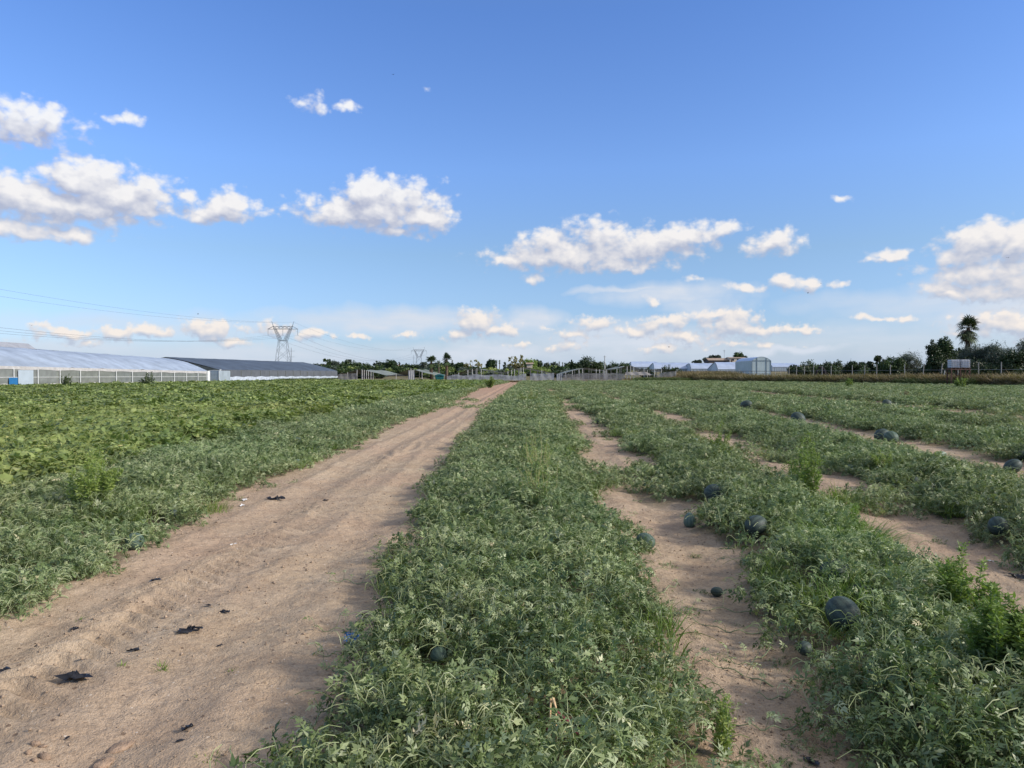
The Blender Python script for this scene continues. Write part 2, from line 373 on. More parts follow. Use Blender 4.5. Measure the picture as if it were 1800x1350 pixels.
def soil_mat():
    m, t, o = new_mat('dry_soil'); g = t.n('ShaderNodeNewGeometry'); pos = g.outputs['Position']
    n0 = t.noise(pos, .35, 3, .6); n1 = t.noise(pos, 2.3, 5, .62); n2 = t.noise(pos, 14, 5, .7); n3 = t.noise(pos, 90, 3, .7)
    c = t.mix(t.mr(n1, .32, .68), (.375, .276, .180), (.49, .382, .262))
    c = t.mix(t.mr(n0, .42, .62, 0, .55), c, (.40, .275, .19))
    c = t.mix(t.mr(n2, .50, .72, 0, .6), c, (.23, .17, .12))
    c = t.mix(t.mr(n3, .56, .75, 0, .6), c, (.19, .14, .10))
    sxy = t.n('ShaderNodeSeparateXYZ'); t.l(pos, sxy.inputs[0])
    c = t.mix(t.mr(sxy.outputs[1], 22, 75, 0, .6), c, (.38, .22, .145))
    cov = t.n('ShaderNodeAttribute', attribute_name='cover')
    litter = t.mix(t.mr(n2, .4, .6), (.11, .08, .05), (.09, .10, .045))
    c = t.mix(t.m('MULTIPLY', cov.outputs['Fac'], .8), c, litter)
    far = t.mr(sxy.outputs[1], 150, 230, 0, .9)
    c = t.mix(far, c, t.mix(t.mr(n0, .4, .6), (.16, .14, .075), (.09, .11, .045)))
    # pale grit
    vo = t.n('ShaderNodeTexVoronoi'); vo.inputs['Scale'].default_value = 26; t.l(pos, vo.inputs['Vector'])
    spx = t.n('ShaderNodeSeparateColor'); t.l(vo.outputs['Color'], spx.inputs[0])
    grit = t.m('MULTIPLY', t.m('LESS_THAN', vo.outputs['Distance'], .17), t.m('GREATER_THAN', spx.outputs[0], .90))
    c = t.mix(t.m('MULTIPLY', grit, .75), c, (.62, .54, .44))
    vo2 = t.n('ShaderNodeTexVoronoi'); vo2.inputs['Scale'].default_value = 17; t.l(pos, vo2.inputs['Vector'])
    sp2 = t.n('ShaderNodeSeparateColor'); t.l(vo2.outputs['Color'], sp2.inputs[0])
    deb = t.m('MULTIPLY', t.m('LESS_THAN', vo2.outputs['Distance'], .2), t.m('GREATER_THAN', sp2.outputs[1], .86))
    c = t.mix(t.m('MULTIPLY', deb, .7), c, (.10, .065, .045))
    c = t.mix(t.mr(t.noise(pos, 38, 4, .75), .53, .66, 0, .5), c, (.17, .12, .08))
    c = t.mix(t.mr(t.noise(pos, 55, 3, .7), .56, .68, 0, .35), c, (.58, .48, .36))
    p = t.n('ShaderNodeBsdfPrincipled'); p.inputs['Roughness'].default_value = .95; p.inputs['Specular IOR Level'].default_value = .1
    t.l(c, p.inputs['Base Color'])
    b = t.n('ShaderNodeBump'); b.inputs['Strength'].default_value = .8; b.inputs['Distance'].default_value = .035
    hgt = t.m('ADD', t.m('MULTIPLY', n2, 1.0), t.m('MULTIPLY', n3, .35))
    hgt = t.m('ADD', hgt, t.m('MULTIPLY', n1, 1.5)); t.l(hgt, b.inputs['Height']); t.l(b.outputs[0], p.inputs['Normal'])
    t.l(p.outputs[0], o.inputs[0]); return m

M_SOIL = soil_mat()
M_MELON = leaf_mat('melon_leaves', [(0, (.045, .082, .026)), (.28, (.13, .185, .070)), (.6, (.28, .335, .155)), (.85, (.45, .49, .29)), (1, (.60, .53, .32))], rough=.45)
M_CROP = leaf_mat('crop_leaves', [(0, (.08, .115, .03)), (.35, (.17, .225, .065)), (.7, (.30, .35, .115)), (.92, (.43, .44, .17)), (1, (.60, .52, .22))], rough=.5, trans=.28)
M_WEED = leaf_mat('weed_leaves', [(0, (.075, .125, .025)), (.5, (.18, .265, .06)), (.9, (.33, .40, .12)), (1, (.48, .45, .18))], rough=.55, trans=.35)
M_STEM = pmat('pale_stem', (.27, .31, .16), .6, .2, 8, trans=.1)
M_DRY = leaf_mat('dry_grass_blades', [(0, (.10, .10, .045)), (.4, (.20, .165, .09)), (.8, (.33, .26, .16)), (1, (.42, .34, .22))], rough=.8, spec=.15, trans=.25, big=(.15, .7, 1.25))
M_TREE = leaf_mat('tree_leaves', [(0, (.018, .035, .012)), (.5, (.045, .08, .022)), (1, (.095, .13, .04))], trans=.15, big=(.25, .75, 1.3))
M_DKTREE = leaf_mat('dark_tree_leaves', [(0, (.012, .024, .008)), (.5, (.03, .055, .016)), (1, (.07, .11, .035))], trans=.1, big=(.5, .7, 1.3))
M_OLIVE = leaf_mat('olive_leaves', [(0, (.03, .042, .03)), (.5, (.075, .10, .07)), (1, (.17, .20, .14))], trans=.1, big=(.5, .75, 1.3))
M_PALE = leaf_mat('pale_gold_leaves', [(0, (.12, .13, .05)), (.5, (.30, .28, .13)), (1, (.45, .38, .22))], trans=.3, big=(.4, .8, 1.2))
M_BARK = pmat('bark', (.12, .085, .06), .9, .3, 6, bump=.6)

# ------------------------------------------------------------------ ground : one sheet
def axis(lo, hi, fine, a, b, grow=1.09):
    xs = list(np.arange(a, b, fine)); st = fine; x = xs[-1]
    while x < hi: st *= grow; x += st; xs.append(min(x, hi))
    st = fine; x = a; left = []
    while x > lo: st *= grow; x -= st; left.append(max(x, lo))
    return np.array(left[::-1]+xs)
gx = axis(-3000, 3000, .028, -4.2, 4.6, 1.04); gy = axis(-300, 6000, .028, 2.6, 9.0, 1.02)
XX, YY = np.meshgrid(gx, gy); ZZ = gz(XX, YY)
cov_, h_, _c = field(XX, YY)
vt = np.stack([XX.ravel(), YY.ravel(), ZZ.ravel()], 1); nx = len(gx); ny = len(gy)
ii = (np.arange(ny-1)[:, None]*nx+np.arange(nx-1)[None]).ravel()
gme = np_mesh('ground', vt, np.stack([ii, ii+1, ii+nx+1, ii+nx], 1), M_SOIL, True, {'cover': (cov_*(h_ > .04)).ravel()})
ground = obj('ground', gme); tag(ground, 'sandy brown soil of the field and its dirt track', 'ground', kind='structure')
def gh(x, y): return float(gz(np.array([x]), np.array([y]))[0])

# ------------------------------------------------------------------ watermelons (position list first: the vines keep clear of them)
# (px, py centre, px diameter, kind, label)
WM = [
 (1482,1078,62,0,'largest dark green watermelon nearest the lower right corner, half hidden in the vines'),
 (1470,1008,54,0,'dark watermelon just behind the largest one at lower right, vines across it'),
 (1517,1040,40,0,'small dark watermelon wedged between the two bigger ones at lower right'),
 (1415,1133,28,0,'dark little watermelon at the vine edge left of and below the largest one'),
 (1255,868,40,0,'round blackish watermelon standing tall in weeds beyond the pale egg shaped fruit'),
 (1212,915,23,2,'small pale blue green egg shaped fruit upright on bare soil'),
 (1328,925,40,0,'dark watermelon with pale vine lines across it, right of the pale egg shaped fruit'),
 (1376,955,30,1,'striped mid green watermelon sunk in grass right of the dark lined one'),
 (1135,950,34,1,'mottled green watermelon with a pale stem looped over it at the soil gap'),
 (1327,835,16,2,'pale bluish watermelon showing in tall grass below the bright weeds'),
 (1238,802,20,0,'dark watermelon at the left foot of the first bright green weed'),
 (1223,777,14,2,'pale grey green watermelon above the one at the weed foot'),
 (1312,712,20,0,'distant dark watermelon on the third row, left one of two'),
 (1403,736,26,0,'distant dark watermelon on the third row, right one of two'),
 (1550,765,26,0,'dark watermelon of the touching pair right of centre field'),
 (1566,769,26,1,'greener watermelon of the touching pair right of centre field'),
 (1486,765,12,3,'small whitish watermelon on the bare strip left of the touching pair'),
 (1653,801,20,3,'striped watermelon with a pale top on the row beyond the bare strip'),
 (1780,820,28,0,'dark watermelon close to the right edge, lower of two'),
 (1797,799,20,0,'dark watermelon at the right edge, upper of two'),
 (1755,925,36,0,'wide dark watermelon with a pale stem over it near the right edge'),
 (1606,848,24,0,'dark watermelon deep in the vines right of the tall green weeds'),
 (1495,824,18,1,'mid green watermelon just right of the tall green weeds'),
 (1260,1040,20,0,'small dark watermelon on bare soil between the two front rows'),
 (895,801,20,0,'dark watermelon in the left half of the middle vine row'),
 (1051,740,11,0,'small dark watermelon at the far left edge of the second row'),
 (1106,764,11,0,'small dark watermelon on top of the second row, right of the edge one'),
 (1559,709,16,0,'far dark watermelon beside the long bare strip'),
 (522,777,20,0,'dark watermelon in the grey vines left of the track, farthest one'),
 (523,813,14,2,'pale dusty watermelon near the track edge below the farthest dark one'),
 (313,835,24,0,'dark tilted watermelon in the left vines between the weed and the track'),
 (237,938,34,1,'large dusty green watermelon at the left edge of the track'),
 (304,901,16,0,'small dark watermelon left of the track above the dusty one'),
 (61,918,20,0,'dark watermelon almost buried in grey vines at far left'),
 (772,1152,34,1,'green watermelon buried under leaves in the front of the middle row'),
 (974,1040,14,0,'tiny dark watermelon peeping from the middle row'),
]
wm_pos = []
for (px, py, dp, k, lab) in WM:
    zc = .13
    for _ in range(3):
        g = G(px, py, zc); D = g.y; dia = .9*dp*D/F; zc = gh(g.x, g.y)+dia*.5+((.06 if D < 8 else .01) if float(field([g.x],[g.y])[0][0]) > .5 else 0)
    wm_pos.append((g.x, g.y, zc, dia))

# ------------------------------------------------------------------ leaf clumps, instanced as undergrowth
def rotm(rx, ry, rz):
    return np.array(Euler((rx, ry, rz)).to_matrix())
def melon_leaf(r, L):
    v = []; f = []
    def lobe(s, ang, ln, wd):
        bx = s*L; d = np.array([math.cos(ang), math.sin(ang)]); n = np.array([-d[1], d[0]])
        p0 = np.array([bx, 0]); pts = [p0, p0+d*ln*.6*L+n*wd*L, p0+d*ln*L, p0+d*ln*.6*L-n*wd*L]
        b = len(v)
        for i, p in enumerate(pts):
            rr = math.hypot(*p)/L; v.append([p[0], p[1], -.55*L*rr*rr+(.10*L if i in (1, 3) else 0)+r.normal(0, .03*L)])
        f.append([b, b+1, b+2, b+3])
    lobe(.0, 0, .62, .07); lobe(.5, 0, .52, .11)
    for s, a, ln in ((.12, 1.35, .36), (.34, 1.0, .46), (.58, .75, .34)):
        for sg in (-1, 1): lobe(s, sg*a+r.normal(0, .12), ln*r.uniform(.8, 1.15), .075)
    return np.array(v), np.array(f)
def crop_leaf(r, L):
    n = 9; v = [[.42*L, 0, 0]]; f = []
    for i in range(n):
        a = -math.pi+2*math.pi*(i+.5)/n
        rr = L*.5*(1+.16*math.cos(5*a)+r.normal(0, .05)); v.append([.45*L+rr*math.cos(a), rr*math.sin(a), .10*L*math.cos(3*a)+r.normal(0, .035*L)-.12*L])
    for i in range(n): f.append([0, 1+i, 1+(i+1) % n])
    return np.array(v), np.array(f)
def grassy_leaf(r, L):
    w_ = L*.035; v = []; f = []; n = 4
    for i in range(n+1):
        t = i/n; z = L*(t-.35*t*t); x = L*.55*t*t; ww = w_*(1-t*.92)
        v += [[x, -ww, z], [x, ww, z]]
        if i: f.append([2*i-2, 2*i-1, 2*i+1, 2*i])
    return np.array(v), np.array(f)
def clump(name, kind, seed, nleaf, rad, hgt, L, mat, nst=7):
    r = np.random.default_rng(seed); V = []; Fs = []; T = []; off = 0
    def add(v, f, t):
        nonlocal off
        V.append(v); Fs.append(f+off); T.append(np.full(len(v), t)); off += len(v)
    for i in range(nleaf):
        a = r.uniform(0, 2*math.pi); q = rad*math.sqrt(r.uniform(0, 1)); x, y = q*math.cos(a), q*math.sin(a)
        zt = hgt*(1-.5*(q/rad)**2)*r.uniform(.25, 1.0); l = L*r.uniform(.65, 1.25)
        if kind == 'melon': v, f = melon_leaf(r, l); e = (r.normal(0, .95), r.normal(-.2, .95), r.uniform(0, 6.28))
        elif kind == 'crop': v, f = crop_leaf(r, l); e = (r.normal(0, .38), r.normal(0, .42), r.uniform(0, 6.28))
        else: v, f = grassy_leaf(r, l); v[:, 1] *= .45 if kind == 'fine' else 1; e = (r.normal(0, .35), r.normal(0, .35), r.uniform(0, 6.28)); zt = 0
        v = v @ rotm(*e).T + [x, y, zt]
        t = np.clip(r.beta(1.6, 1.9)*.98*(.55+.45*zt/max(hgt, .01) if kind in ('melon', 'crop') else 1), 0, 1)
        if r.uniform() < .03: t = 1
        add(v, f, t)
    for i in range(nst):   # petioles and runners as thin ribbons crossed in two planes
        a = r.uniform(0, 6.28); b_ = a+r.normal(0, .9); q = rad*r.uniform(.2, .9)
        p0 = np.array([q*math.cos(a), q*math.sin(a), .0]); n = 5; pts = []
        ln = rad*r.uniform(.4, 1.0); hk = hgt*r.uniform(.7, 1.05); tw = r.normal(0, .8)
        for j in range(n+1):
            t = j/n; pts.append(p0+[ln*t*math.cos(b_+t*tw), ln*t*math.sin(b_+t*tw), hk*(.3+.7*math.sin(math.pi*t*.75))])
        pts = np.array(pts); w_ = .0021*(L/.07)
        for axis_ in (np.array([0, 0, w_]), np.array([-math.sin(b_)*w_, math.cos(b_)*w_, 0])):
            v = np.concatenate([pts-axis_, pts+axis_]); m = n+1
            f = np.array([[j, j+1, m+j+1, m+j] for j in range(n)]); add(v, f, .85)
    me = bpy.data.meshes.new(name)
    fs3 = [f for f in Fs if f.shape[1] == 3]; fs4 = [f for f in Fs if f.shape[1] == 4]
    return np_mesh(name, np.concatenate(V), [np.concatenate(q) for q in (fs3, fs4) if q], mat, False, {'tint': np.concatenate(T)})
def proto_collection(name, meshes):
    c = bpy.data.collections.new(name)
    for i, me in enumerate(meshes):
        o = bpy.data.objects.new(me.name, me); c.objects.link(o)
    return c
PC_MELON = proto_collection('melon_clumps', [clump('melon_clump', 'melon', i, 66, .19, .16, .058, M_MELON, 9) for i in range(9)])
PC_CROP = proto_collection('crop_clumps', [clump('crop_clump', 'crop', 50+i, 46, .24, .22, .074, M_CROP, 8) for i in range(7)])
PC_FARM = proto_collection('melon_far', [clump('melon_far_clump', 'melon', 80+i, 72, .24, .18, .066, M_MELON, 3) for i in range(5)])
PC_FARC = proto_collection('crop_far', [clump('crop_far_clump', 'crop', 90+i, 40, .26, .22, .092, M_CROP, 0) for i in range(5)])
PC_DRY = proto_collection('dry_clumps', [clump('dry_clump', 'grass', 120+i, 90, .35, 0, .95, M_DRY, 0) for i in range(5)])
M_RANK = leaf_mat('rank_grass', [(0, (.04, .065, .02)), (.5, (.10, .14, .045)), (1, (.20, .22, .09))], rough=.7, trans=.2)
PC_GRN = proto_collection('green_clumps', [clump('green_clump', 'grass', 140+i, 80, .30, 0, .55, M_RANK, 0) for i in range(4)])

def scatter(name, pts, rots, scl, coll, label, cat, zmax=1.15):
    me = bpy.data.meshes.new(name); me.vertices.add(len(pts)); me.vertices.foreach_set('co', np.asarray(pts, np.float32).ravel())
    a = me.attributes.new('rot', 'FLOAT_VECTOR', 'POINT'); a.data.foreach_set('vector', np.asarray(rots, np.float32).ravel())
    scl = np.asarray(scl, np.float32); zs = np.minimum(scl, zmax) if zmax else scl; sv = np.stack([scl, scl, zs], 1)
    a = me.attributes.new('scl', 'FLOAT_VECTOR', 'POINT'); a.data.foreach_set('vector', sv.ravel())
    me.update(); o = bpy.data.objects.new(name, me); COL.objects.link(o)
    ng = bpy.data.node_groups.new(name, 'GeometryNodeTree')
    ng.interface.new_socket('Geometry', in_out='INPUT', socket_type='NodeSocketGeometry')
    ng.interface.new_socket('Geometry', in_out='OUTPUT', socket_type='NodeSocketGeometry')
    N = ng.nodes; Lk = ng.links
    gi = N.new('NodeGroupInput'); go = N.new('NodeGroupOutput'); ci = N.new('GeometryNodeCollectionInfo')
    ci.inputs[0].default_value = coll; ci.inputs['Separate Children'].default_value = True; ci.inputs['Reset Children'].default_value = True
    ip = N.new('GeometryNodeInstanceOnPoints'); ip.inputs['Pick Instance'].default_value = True
    ra = N.new('GeometryNodeInputNamedAttribute'); ra.data_type = 'FLOAT_VECTOR'; ra.inputs[0].default_value = 'rot'
    sa = N.new('GeometryNodeInputNamedAttribute'); sa.data_type = 'FLOAT_VECTOR'; sa.inputs[0].default_value = 'scl'
    e2r = N.new('FunctionNodeEulerToRotation')
    Lk.new(gi.outputs[0], ip.inputs['Points']); Lk.new(ci.outputs[0], ip.inputs['Instance'])
    Lk.new(ra.outputs[0], e2r.inputs[0]); Lk.new(e2r.outputs[0], ip.inputs['Rotation']); Lk.new(sa.outputs[0], ip.inputs['Scale'])
    rv = N.new('FunctionNodeRandomValue'); rv.data_type = 'INT'; rv.inputs[4].default_value = 0; rv.inputs[5].default_value = len(coll.objects)-1
    Lk.new(rv.outputs[2], ip.inputs['Instance Index']); Lk.new(ip.outputs[0], go.inputs[0])
    md = o.modifiers.new('scatter', 'NODES'); md.node_group = ng
    tag(o, label, cat, kind='stuff'); return o

def in_view(x, y, m=1.0):
    xc = x+y*math.tan(YAW); return (np.abs(xc) < y*.72+m)
ZN = {k: [[], [], []] for k in ('left', 'mid', 'second', 'third', 'rest', 'crop')}
ZF = {k: [[], [], []] for k in ('left', 'mid', 'second', 'third', 'rest', 'crop')}
def zone_of(x, y, cc):
    z = np.full(len(x), 'rest', dtype=object)
    z[x < e_31(y)+.3] = 'third'; z[x < (e_21(y)+e_30(y))/2] = 'second'; z[x < (e_c1(y)+e_20(y))/2] = 'mid'
    z[x < (e_left(y)+e_c0(y))/2] = 'left'; z[(x < e_melon(y)+1.0) & (rng.uniform(0, 1, len(x)) < cc)] = 'crop'
    return z
bands = [(2.3, 6, 62, 1.0, ZN), (6, 14, 46, 1.1, ZN), (14, 26, 20, 1.45, ZN), (26, 48, 11, 1.5, ZF), (48, 85, 6.5, 1.75, ZF), (85, 170, 4.0, 2.1, ZF)]
for (y0, y1, dens_, sc, Z) in bands:
    hw = y1*.72+2.8; xl = max(-hw-.03*y1, -62); xr = hw
    n = int((xr-xl)*(y1-y0)*dens_)
    x = rng.uniform(xl, xr, n); y = rng.uniform(y0, y1, n); k = in_view(x, y, 2.8 if y0 > 5 else 1.8); x = x[k]; y = y[k]
    cov, h, cc = field(x, y); k = rng.uniform(0, 1, len(x)) < cov*np.clip(.45+h*3, 0, 1)*(1-.75*sstep(.56, .70, fbm(x*2.6, y*2.6, 2, 93))*(y < 20)); x = x[k]; y = y[k]; h = h[k]; cc = cc[k]
    # thinner tufts that creep onto the bare soil
    n2 = int((xr-xl)*(y1-y0)*dens_*.22); x2 = rng.uniform(xl, xr, n2); y2 = rng.uniform(y0, y1, n2); k = in_view(x2, y2, 1); x2 = x2[k]; y2 = y2[k]
    near_e = np.minimum.reduce([np.abs(x2-e(y2)) for e in (e_c1, e_20, e_21, e_30, e_31)]+[np.abs(x2-e_left(y2))*1.3, np.abs(x2-e_c0(y2))*1.8])
    k = rng.uniform(0, 1, len(x2)) < np.maximum(np.exp(-(near_e/.36)**2)*.9, .2*(x2 > 1)*(y2 < 14))*np.clip(3.2*fbm(x2*1.5, y2*1.1, 3, 55)-1.05, 0, 1)
    k &= field(x2, y2)[0] < .9
    tb = (x2 > -6.5) & (x2 < -1.0) & (y2 > 34) & (y2 < 50) & (vnoise(y2*.35, y2*0, 90) > .5) & (rng.uniform(0, 1, len(x2)) < .4); k |= tb
    x = np.concatenate([x, x2[k]]); y = np.concatenate([y, y2[k]]); h = np.concatenate([h, np.zeros(k.sum())]); cc = np.concatenate([cc, np.zeros(k.sum())])
    g = gz(x, y, False); thin = (h < .01)
    z = g+h*rng.uniform(.05, .95, len(x))-.03-.02*thin
    s = sc*rng.uniform(.75, 1.25, len(x))*np.where(thin, np.where(y > 30, .8, .42), 1)
    keep = np.ones(len(x), bool)
    for (wx, wy, wz, wd) in wm_pos:     # the fruit shows through a gap in the leaves
        dx = x-wx; along = wy-y; rr = wd*.5+.10*sc
        lim = np.where(along > 0, rr*(1-.25*np.clip(along/1.2, 0, 1)), rr*.7)
        m = (np.abs(dx-(along*-wx/wy if wy else 0)) < lim) & (along < .25+wd*1.2+.05*wy) & (along > -wd*.45)
        keep &= ~(m & (rng.uniform(0, 1, len(x)) < (.90 if wd > .17 and wy < 9 else .66)))
    keep &= np.hypot(x-G(615, 1132).x, y-G(615, 1132).y) > .19
    keep &= ~((np.hypot((x-G(985, 1320, .1).x)/1.5, y-G(985, 1320, .1).y+.08) < .13) & (rng.uniform(0, 1, len(x)) < .9))
    x, y, z, s, cc = x[keep], y[keep], z[keep], s[keep], cc[keep]
    rt = np.stack([rng.normal(0, .22, len(x)), rng.normal(0, .22, len(x)), rng.uniform(0, 6.28, len(x))], 1)
    zn = zone_of(x, y, cc)
    for kz in Z:
        m = zn == kz
        if m.any(): Z[kz][0].append(np.stack([x[m], y[m], z[m]], 1)); Z[kz][1].append(rt[m]); Z[kz][2].append(s[m])
LB = {'left': ('watermelon_vines', 'dusty grey green watermelon vines along the left side of the dirt track', 'vines'),
      'mid': ('watermelon_vines', 'long mounded row of watermelon vines straight ahead, right of the dirt track', 'vines'),
      'second': ('watermelon_vines', 'second mounded row of watermelon vines, between two strips of bare soil', 'vines'),
      'third': ('watermelon_vines', 'third row of watermelon vines, thick with fruit on its near edge', 'vines'),
      'rest': ('watermelon_vines', 'wide spread of watermelon vines filling the far right of the field', 'vines'),
      'crop': ('leafy_crop', 'bright green broad leaved crop covering the left side of the field', 'crop')}
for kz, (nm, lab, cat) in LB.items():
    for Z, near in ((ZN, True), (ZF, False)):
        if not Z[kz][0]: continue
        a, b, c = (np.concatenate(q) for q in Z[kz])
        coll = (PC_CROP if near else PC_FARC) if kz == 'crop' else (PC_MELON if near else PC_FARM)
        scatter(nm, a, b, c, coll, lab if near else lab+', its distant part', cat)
        print('scatter', kz, near, len(a))
# fine grass threaded through the vines
PC_FINE = proto_collection('fine_grass', [clump('fine_grass', 'fine', 160+i, 60, .15, 0, .26, M_WEED, 0) for i in range(4)])
pts = []; scs = []
for (xa_, xb_, ya_, yb_, cnt) in ((1.8, 3.8, 5.5, 11, 300), (-.3, .9, 7, 14, 150), (2.2, 4.2, 11, 22, 220), (-1.0, 1.2, 14, 40, 260), (4.5, 8, 8, 20, 160), (-5.5, -3.8, 6, 20, 110), (-1, 1, 3.2, 7, 70), (1.7, 2.9, 4, 6, 40), (-60, 60, 26, 120, 900)):
    for _ in range(cnt):
        x_, y_ = random.uniform(xa_, xb_), random.uniform(ya_, yb_)
        c_, h_2, _z = field([x_], [y_])
        if c_[0] > .4 and float(vnoise(x_*.9, y_*.6, 61)) > .45 and abs(x_) < y_*.72+1: pts.append((x_, y_, gh(x_, y_)+.02)); scs.append(random.uniform(.6, 1.25)*(1.3 if y_ > 26 else 1))
rt_ = np.stack([rng.normal(0, .15, len(pts)), rng.normal(0, .15, len(pts)), rng.uniform(0, 6.28, len(pts))], 1)
scatter('wild_grass', np.array(pts), rt_, np.array(scs), PC_FINE, 'thin bright grass blades growing up through the watermelon vines', 'grass', None)
# runners creeping over the soil
def runner(pts_px, seed, name='vine_runner', label=None, nl=7, rad=.004):
    r = np.random.default_rng(seed); P0 = [G(*p) for p in pts_px]; pts = []
    m = len(P0)
    for i in range((m-1)*6+1):
        t = i/6; k = min(int(t), m-2); f = t-k
        p0 = P0[max(k-1, 0)]; p1 = P0[k]; p2 = P0[k+1]; p3 = P0[min(k+2, m-1)]
        q = .5*((2*p1)+(p2-p0)*f+(2*p0-5*p1+4*p2-p3)*f*f+(3*p1-p0-3*p2+p3)*f**3)
        pts.append(Vector((q.x, q.y, gh(q.x, q.y)+.012+.012*math.sin(i*1.3))))
    root = empty(name, pts[-1]); mb = MB(); o0 = pts[-1]
    mb.tube([p-o0 for p in pts], [rad*(.5+.5*i/len(pts)) for i in range(len(pts))], 5)
    Vs = []; Fs = []; T = []; off = 0
    for j in range(nl):
        k = int((j+.3)/nl*len(pts)); p = pts[min(k, len(pts)-1)]-o0; a = r.uniform(0, 6.28); hh = r.uniform(.03, .08)
        tip = p+Vector((math.cos(a)*.03, math.sin(a)*.03, hh)); mb.tube([p, (p+tip)/2+Vector((.005, 0, .01)), tip], .0016, 3)
        v, f = melon_leaf(r, r.uniform(.05, .075)); v = v @ rotm(r.normal(0, .5), r.normal(-.4, .4), a).T+np.array(tip)
        Vs.append(v); Fs.append(f+off); T.append(np.full(len(v), r.uniform(.45, .95))); off += len(v)
    mb.build('stem', M_STEM, root)
    obj('leaves', np_mesh('leaves', np.concatenate(Vs), np.concatenate(Fs), M_MELON, False, {'tint': np.concatenate(T)}), root)
    tag(root, label, 'vine runner', 'vine runners lying on the bare soil'); return root
RUN = [([(553,1105),(590,1108),(640,1098),(670,1085)],'short runner on the soil just above the blue scrap',7),
 ([(555,1157),(590,1152),(625,1142),(650,1128)],'runner curving just below the blue scrap',5),
 ([(568,1170),(578,1184),(610,1183),(650,1172),(690,1150)],'long pale runner lowest of those near the blue scrap',7),
 ([(578,1025),(610,1024),(650,1028),(690,1020)],'thin leafy runner reaching left onto the track from the middle row',8),
 ([(1140,1048),(1155,1045),(1180,1032),(1195,1024)],'pale runner tip at the right edge of the middle row',2),
 ([(1205,1088),(1260,1100),(1310,1107),(1380,1102)],'dark runner crossing the soil gap between the front rows',3),
 ([(1210,1070),(1270,1064),(1330,1078),(1370,1086)],'thin runner crossing the soil gap above the dark one',4),
 ([(1265,1275),(1320,1283),(1370,1280),(1430,1268),(1450,1262)],'thick pale runner low on the soil right of the middle row',9),
 ([(1180,1165),(1240,1166),(1300,1178),(1360,1196)],'slack runner across the soil right of the middle row',6),
 ([(1275,1155),(1310,1162),(1335,1150),(1360,1135)],'crooked runner below the dark one at the soil gap',4),
 ([(0,1097),(40,1087),(75,1068),(120,1055)],'pale bare runner at the left edge of the photo',3),
 ([(1330,1220),(1370,1224),(1400,1205),(1420,1195)],'kinked runner left of the lower right vines',3),
 ([(560,1310),(545,1290),(570,1262),(610,1240)],'leafy runner at the bottom left corner of the middle row',8)]
for i, (pp, lab, nl) in enumerate(RUN): runner(pp, 300+i, label=lab, nl=nl, rad=.0045)

# ------------------------------------------------------------------ watermelons
def wm_mat(name, a, b, stripe):
    m, t, o = new_mat(name); tcn = t.n('ShaderNodeTexCoord'); ob = tcn.outputs['Object']
    sx_ = t.n('ShaderNodeSeparateXYZ'); t.l(ob, sx_.inputs[0])
    ang = t.m('ARCTAN2', sx_.outputs[1], sx_.outputs[0]); nz = t.noise(ob, 9, 4, .6)
    s = t.m('SINE', t.m('ADD', t.m('MULTIPLY', ang, 11), t.m('MULTIPLY', nz, 6)))
    c = t.mix(t.mr(s, -.2, .8, 0, stripe), a, b); c = t.mix(t.mr(t.noise(ob, 25, 4, .6), .4, .7, 0, .45), c, (.15, .16, .13))
    p = t.n('ShaderNodeBsdfPrincipled'); t.l(c, p.inputs['Base Color']); p.inputs['Roughness'].default_value = .58; p.inputs['Specular IOR Level'].default_value = .3
    t.l(p.outputs[0], o.inputs[0]); return m
WMM = [wm_mat('dark_rind', (.016, .034, .027), (.05, .08, .06), .8), wm_mat('green_rind', (.035, .07, .045), (.09, .14, .09), .8),
       wm_mat('pale_rind', (.10, .17, .14), (.19, .26, .20), .7), wm_mat('whitish_rind', (.12, .19, .12), (.38, .42, .30), 1)]
def wm_mesh(mat, egg):
    v = []; f = []; n, m = 28, 18
    for j in range(m+1):
        th = math.pi*j/m
        for i in range(n):
            a = 2*math.pi*i/n; rr = math.sin(th)*(1+.012*math.cos(10*a)+.035*math.cos(a+.7)+.025*math.cos(2*a+th)); z = -math.cos(th)
            if egg: rr *= 1-.22*z; z *= 1.3
            v.append((rr*math.cos(a), rr*math.sin(a), z*(1.0 if egg else 1.06)-(0 if egg else .05*math.exp(-((th-math.pi)/.3)**2))))
    for j in range(m):
        for i in range(n): f.append((j*n+i, j*n+(i+1) % n, (j+1)*n+(i+1) % n, (j+1)*n+i))
    return np_mesh('watermelon', v, np.array(f), mat, True)
WME = [wm_mesh(mm, i == 2) for i, mm in enumerate(WMM)]
for (px, py, dp, k, lab), (x, y, z, d) in zip(WM, wm_pos):
    o = obj('watermelon', WME[k], loc=(x, y, z), sc=(d/2, d/2*random.uniform(.9, 1), d/2*random.uniform(.98, 1.18)))
    up = 'upright' in lab
    if up: o.location.z = gh(x, y)+d/2*1.25
    o.rotation_euler = (0, 0, 0) if up else (random.uniform(.9, 2.0), random.uniform(-.5, .5), random.uniform(0, 6.28))
    if 'tilted' in lab: o.scale.z *= 1.3
    tag(o, lab, 'watermelon', 'watermelons lying in the vines')
    if dp > 25 and not up:
        c = o.rotation_euler.to_matrix() @ Vector((0, 0, 1))
        mb = MB(); mb.tube([(0, 0, 1.0), (.05, .02, 1.25), (.18, .06, 1.4)], [.05, .035, .03], 5); st = mb.build('stalk', M_STEM, o)

